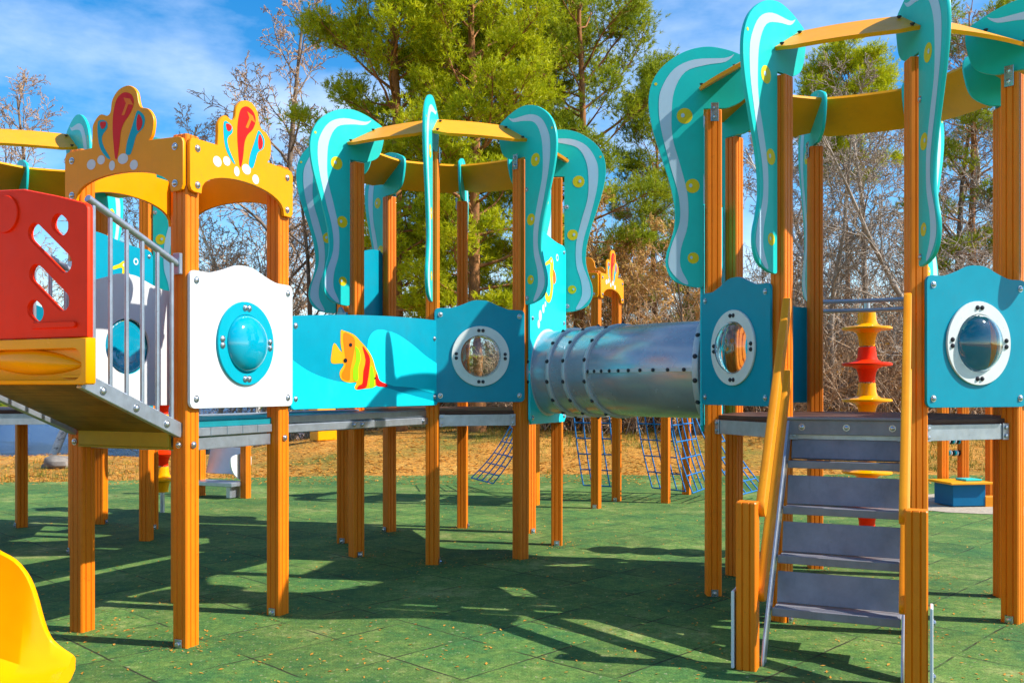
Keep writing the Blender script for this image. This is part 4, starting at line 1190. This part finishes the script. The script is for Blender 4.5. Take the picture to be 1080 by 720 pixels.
PA = pine(1, 14.0, .19, .17, 2.0, 2.05, conic=.4)
PB = pine(2, 13.0, .16, .15, 1.8, 1.85, conic=.35)
PCc = pine(3, 12.0, .15, .22, 2.0, 1.3, 'needle2', conic=.4)
PD = pine(4, 11.0, .12, .66, 1.6, 1.2, 'needle', conic=.22)
PE = pine(6, 11.0, .15, .30, 2.2, .55, 'needle2', conic=.35)
pp = lambda t: [('trunk', t[0]), ('crown', t[1])]
GP = 'pines behind the middle tower'
plant('pine_tree', pp(PA), 418, 20.5, 'big yellow green pine, leftmost of the tall pines behind the middle tower', 'pine tree', .4, 1., GP)
plant('pine_tree', pp(PB), 462, 23.0, 'pine set back between the two biggest pines', 'pine tree', 2.1, 1.1, GP)
plant('pine_tree', pp(PB), 508, 19.5, 'tall bright pine whose trunk stands just left of the middle tower porthole', 'pine tree', 4.0, 1., GP)
plant('pine_tree', pp(PA), 556, 23.0, 'pine behind the right roof petals of the middle tower', 'pine tree', 1.3, 1.02, GP)
plant('pine_tree', pp(PCc), 612, 21.0, 'thinner dark pine at the right end of the pine group, loose branches against the sky', 'pine tree', .2, 1.02, GP)
plant('pine_tree', pp(PCc), 692, 24.0, 'pine half hidden behind the left petal of the right tower', 'pine tree', 2.6, .72)
plant('pine_tree', pp(PD), 893, 26.0, 'slim pine with a small rounded green top seen through the right tower', 'pine tree', 1., .86)
plant('pine_tree', pp(PE), 1022, 23.0, 'dark pine with sparse branches behind the right side of the right tower', 'pine tree', 3.3, .92)

B1 = bare(21, 9.5, .13, 3.0, 4, 'darkbark', 'twig', .15, .03, .7, 24)
B2 = bare(22, 10.0, .12, 2.8, 4, 'birch', 'twig', .2, .08, .6, 24)
B3 = bare(23, 7.5, .10, 2.8, 4, 'palebark', 'palebark', .1, .0, .4, 18)
B4 = bare(24, 5.0, .06, 2.2, 4, 'darkbark', 'redtwig', .05, .0, .5, 14, leafy=.3)
plant('birch_tree', B2, 308, 26.0, 'slim birch close to the left side of the big pines', 'birch tree', 2.2, 1.1)
plant('birch_tree', B2, 245, 24.0, 'bare birch whose twigs fill the opening of the yellow crown arch', 'birch tree', 5.2, .72)
plant('bare_tree', B1, 285, 27.0, 'bare dark branched tree left of the big pines', 'bare tree', .3, 1.42)
plant('birch_tree', B2, 262, 30.0, 'white barked birch with bare twigs seen above the right crown arch', 'birch tree', 1.4, .85)
plant('bare_tree', B3, 232, 22.0, 'low pale bare tree seen through the opening under the yellow crown arch', 'bare tree', 2.5, .72)
plant('bare_tree', B1, 330, 24.0, 'bare tree behind the left roof petals of the middle tower', 'bare tree', 4.5, .8)
plant('birch_tree', B2, 52, 21.0, 'birch with white trunk on the lake shore, seen below the ramp', 'birch tree', .5, .85)
plant('birch_tree', B2, 2, 21.0, 'birch with pale trunk at the left edge of the picture', 'birch tree', 3.5, .95)
plant('bare_tree', B1, 22, 33.0, 'far bare tree rising above the yellow roof band at the left edge', 'bare tree', 2.2, 1.4)
GB = 'bare trees in the thicket behind the right tower'
lab2 = ['bare birch standing just behind the disc pole', 'grey bare tree behind the guard rail of the right tower', 'bare birch behind the right hand roof petals', 'slender bare birch left of the slim pine']
for i, (px, d, t, rz, sc, nm) in enumerate(((918, 24, B2, 3.3, .8, 'birch_tree'), (875, 20, B3, 5.2, .85, 'bare_tree'), (1030, 30, B2, .1, 1.15, 'birch_tree'), (850, 29, B2, 4.4, .95, 'birch_tree'))):
    plant(nm, t, px, d, lab2[i], 'birch tree' if nm == 'birch_tree' else 'bare tree', rz, sc, GB)
lab = ['bare tree behind the tunnel, right of the distant crown tower', 'bare tree just left of the right tower', 'bare birch seen between the left posts of the right tower', 'pale trunked bare tree right of the disc pole',
       'bare birch right of the slim pine', 'bare tree above the right porthole panel', 'bare birch near the right edge of the picture', 'bare grey tree at the far right edge']
for i, (px, d, t, rz, sc, nm) in enumerate(((672, 24, B1, 1.1, .66, 'bare_tree'), (732, 27, B1, 2.7, .8, 'bare_tree'), (815, 25, B2, .9, .78, 'birch_tree'), (930, 21, B3, 4.2, 1.0, 'bare_tree'),
      (965, 27, B2, 5.1, 1.02, 'birch_tree'), (1005, 24, B1, .5, .95, 'bare_tree'), (1052, 28, B2, 2.2, 1.1, 'birch_tree'), (1085, 21, B3, 1.9, 1.15, 'bare_tree'))):
    plant(nm, t, px, d, lab[i], 'birch tree' if nm == 'birch_tree' else 'bare tree', rz, sc, GB)
plant('leaning_tree', B3, 1030, 19.5, 'leaning grey tree with a slanting trunk behind the right tower', 'bare tree', .2, .95, tilt=-.75)
GR = 'reddish bushes behind the tunnel'
for px, d, rz, sc, l in ((650, 19.5, .2, .9, 'reddish brown bush behind the distant crown arch'), (692, 20.5, 1.7, 1.1, 'tall reddish bush above the middle of the tunnel'), (735, 19, 3.2, .85, 'reddish bush beside the left porthole panel of the right tower'), (620, 21, 4.6, .8, 'orange brown bush behind the right roof petal of the middle tower')):
    plant('bush', B4, px, d, l, 'bush', rz, sc, GR)

# dense twig thicket behind everything, one mass
random.seed(77); T = Tri(); rnd = random.Random(77)
def thicket(x0, x1, d0, d1, n, hmin, hmax):
    for _ in range(n):
        d = rnd.uniform(d0, d1); px = rnd.uniform(x0, x1); p = at(px, d); p.z = terrain(p.x, p.y)
        hh = rnd.uniform(hmin, hmax); dirv = Vector((rnd.gauss(0, .45), rnd.gauss(0, .4), 1)).normalized()
        pts = [p]
        for k in range(4):
            dirv = (dirv+rvec(rnd, .22)-Vector((0, 0, .05*k))).normalized(); pts.append(pts[-1]+dirv*hh/4)
        T.tube(pts, [.016, .013, .010, .007, .004], 3)
        for k in range(5):
            q = pts[rnd.randint(1, 4)]; dd = (dirv+rvec(rnd, .7)).normalized(); l = hh*rnd.uniform(.2, .5)
            e1_ = q+dd*l*.5; e2 = e1_+(dd+rvec(rnd, .4)).normalized()*l*.5
            T.tube([q, e1_, e2], [.008, .006, .003], 3)
thicket(540, 1180, 19, 24, 3400, .8, 2.8)
thicket(540, 1180, 23, 30, 1800, 2, 4.5)
thicket(180, 560, 22, 30, 1100, .6, 2.2)
tag(link('thicket', T.mesh('thicket', 'twig', True)), 'tangled brown thicket of bare twigs along the back of the playground', 'thicket', kind='stuff')
T = Tri()
for _ in range(16000):
    d = rnd.uniform(19, 26); px = rnd.uniform(560, 1180); p = at(px, d); p.z = terrain(p.x, p.y)+abs(rnd.gauss(0, .9))
    a = rvec(rnd, .035); c = rvec(rnd, .035); o = len(T.v); T.v += [tuple(p), tuple(p+a), tuple(p+c)]; T.f.append((o, o+1, o+2))
tag(link('withered_leaves', T.mesh('withered_leaves', 'leaf', False)), 'withered brown leaves clinging in the thicket', 'leaves', kind='stuff')

# far wooded shore across the lake and behind the thicket: a belt of real trees, far away
def far_wood():
    T = Tri(); rnd = random.Random(9)
    for _ in range(150):
        d = rnd.uniform(60, 120); px = rnd.uniform(-900, 2000); p = at(px, d); p.z = -.3
        H = rnd.uniform(4, 8); n = 60
        T.tube([p, p+Vector((0, 0, H*.9))], [.15, .03], 4)
        for k in range(n):
            u = rnd.random(); w = (1-u)*1.8+.2; q = p+Vector((rnd.gauss(0, w*.5), rnd.gauss(0, w*.5), H*(.15+.85*u)))
            for _ in range(4):
                a = rvec(rnd, .35); c = rvec(rnd, .35); o = len(T.v); T.v += [tuple(q), tuple(q+a), tuple(q+c)]; T.f.append((o, o+1, o+2))
    return T
tag(link('far_wood', far_wood().mesh('far_wood', 'needle2', False)), 'dark line of woodland on the far shore', 'woodland', kind='stuff')

# ------------------------------------------------------------------ sky, sun, camera
SUN_AZ, SUN_EL = -12.0, 42.0          # direction to the sun: degrees from +x (counter-clockwise), elevation
w = bpy.data.worlds.new('World'); S.world = w; w.use_nodes = True
nt = w.node_tree; bg = nt.nodes['Background']
sky = N(nt, 'ShaderNodeTexSky'); sky.sky_type = 'NISHITA'; sky.sun_disc = False
sky.sun_elevation = radians(SUN_EL); sky.sun_rotation = radians(90-SUN_AZ); sky.air_density = 1.; sky.dust_density = .3; sky.ozone_density = 1.6
tc = N(nt, 'ShaderNodeTexCoord'); mp = N(nt, 'ShaderNodeMapping'); mp.inputs['Scale'].default_value = (1.2, 1.2, 3.2); mp.inputs['Location'].default_value = (.1, 3.7, 1.5)
nt.links.new(tc.outputs['Generated'], mp.inputs[0])
cn = N(nt, 'ShaderNodeTexNoise', Scale=2.1, Detail=9., Roughness=.58); nt.links.new(mp.outputs[0], cn.inputs['Vector'])
cr = ramp(nt, cn.outputs['Fac'], [(.46, (0, 0, 0)), (.78, (.6, .6, .6))])
hsv = N(nt, 'ShaderNodeHueSaturation'); hsv.inputs['Saturation'].default_value = 1.5; hsv.inputs['Value'].default_value = 1.08
nt.links.new(sky.outputs[0], hsv.inputs['Color'])
mx = N(nt, 'ShaderNodeMixRGB'); mx.inputs[2].default_value = (7.5, 8., 9., 1)
nt.links.new(cr.outputs[0], mx.inputs[0]); nt.links.new(hsv.outputs[0], mx.inputs[1]); nt.links.new(mx.outputs[0], bg.inputs[0])
bg.inputs[1].default_value = .115
sl_ = bpy.data.lights.new('sun', 'SUN'); sl_.energy = 4.5; sl_.angle = radians(.5); sl_.color = (1, .94, .84)
so = bpy.data.objects.new('sun', sl_); C.objects.link(so)
dsun = Vector((cos(radians(SUN_EL))*cos(radians(SUN_AZ)), cos(radians(SUN_EL))*sin(radians(SUN_AZ)), sin(radians(SUN_EL))))
so.rotation_mode = 'QUATERNION'; so.rotation_quaternion = dsun.to_track_quat('Z', 'Y'); so.location = (8, 0, 12)

cam = bpy.data.cameras.new('camera'); co = bpy.data.objects.new('camera', cam); C.objects.link(co)
co.location = (0, 0, CAMZ); co.rotation_euler = (pi/2, 0, 0)
cam.sensor_fit = 'HORIZONTAL'; cam.sensor_width = 36; cam.lens = 36*FPX/1080; cam.shift_y = 50/1080; cam.clip_end = 1500; cam.clip_start = .05
S.camera = co
S.view_settings.view_transform = 'Standard'; S.view_settings.look = 'None'; S.view_settings.exposure = .80; S.view_settings.gamma = 1
S.view_settings.use_curve_mapping = False
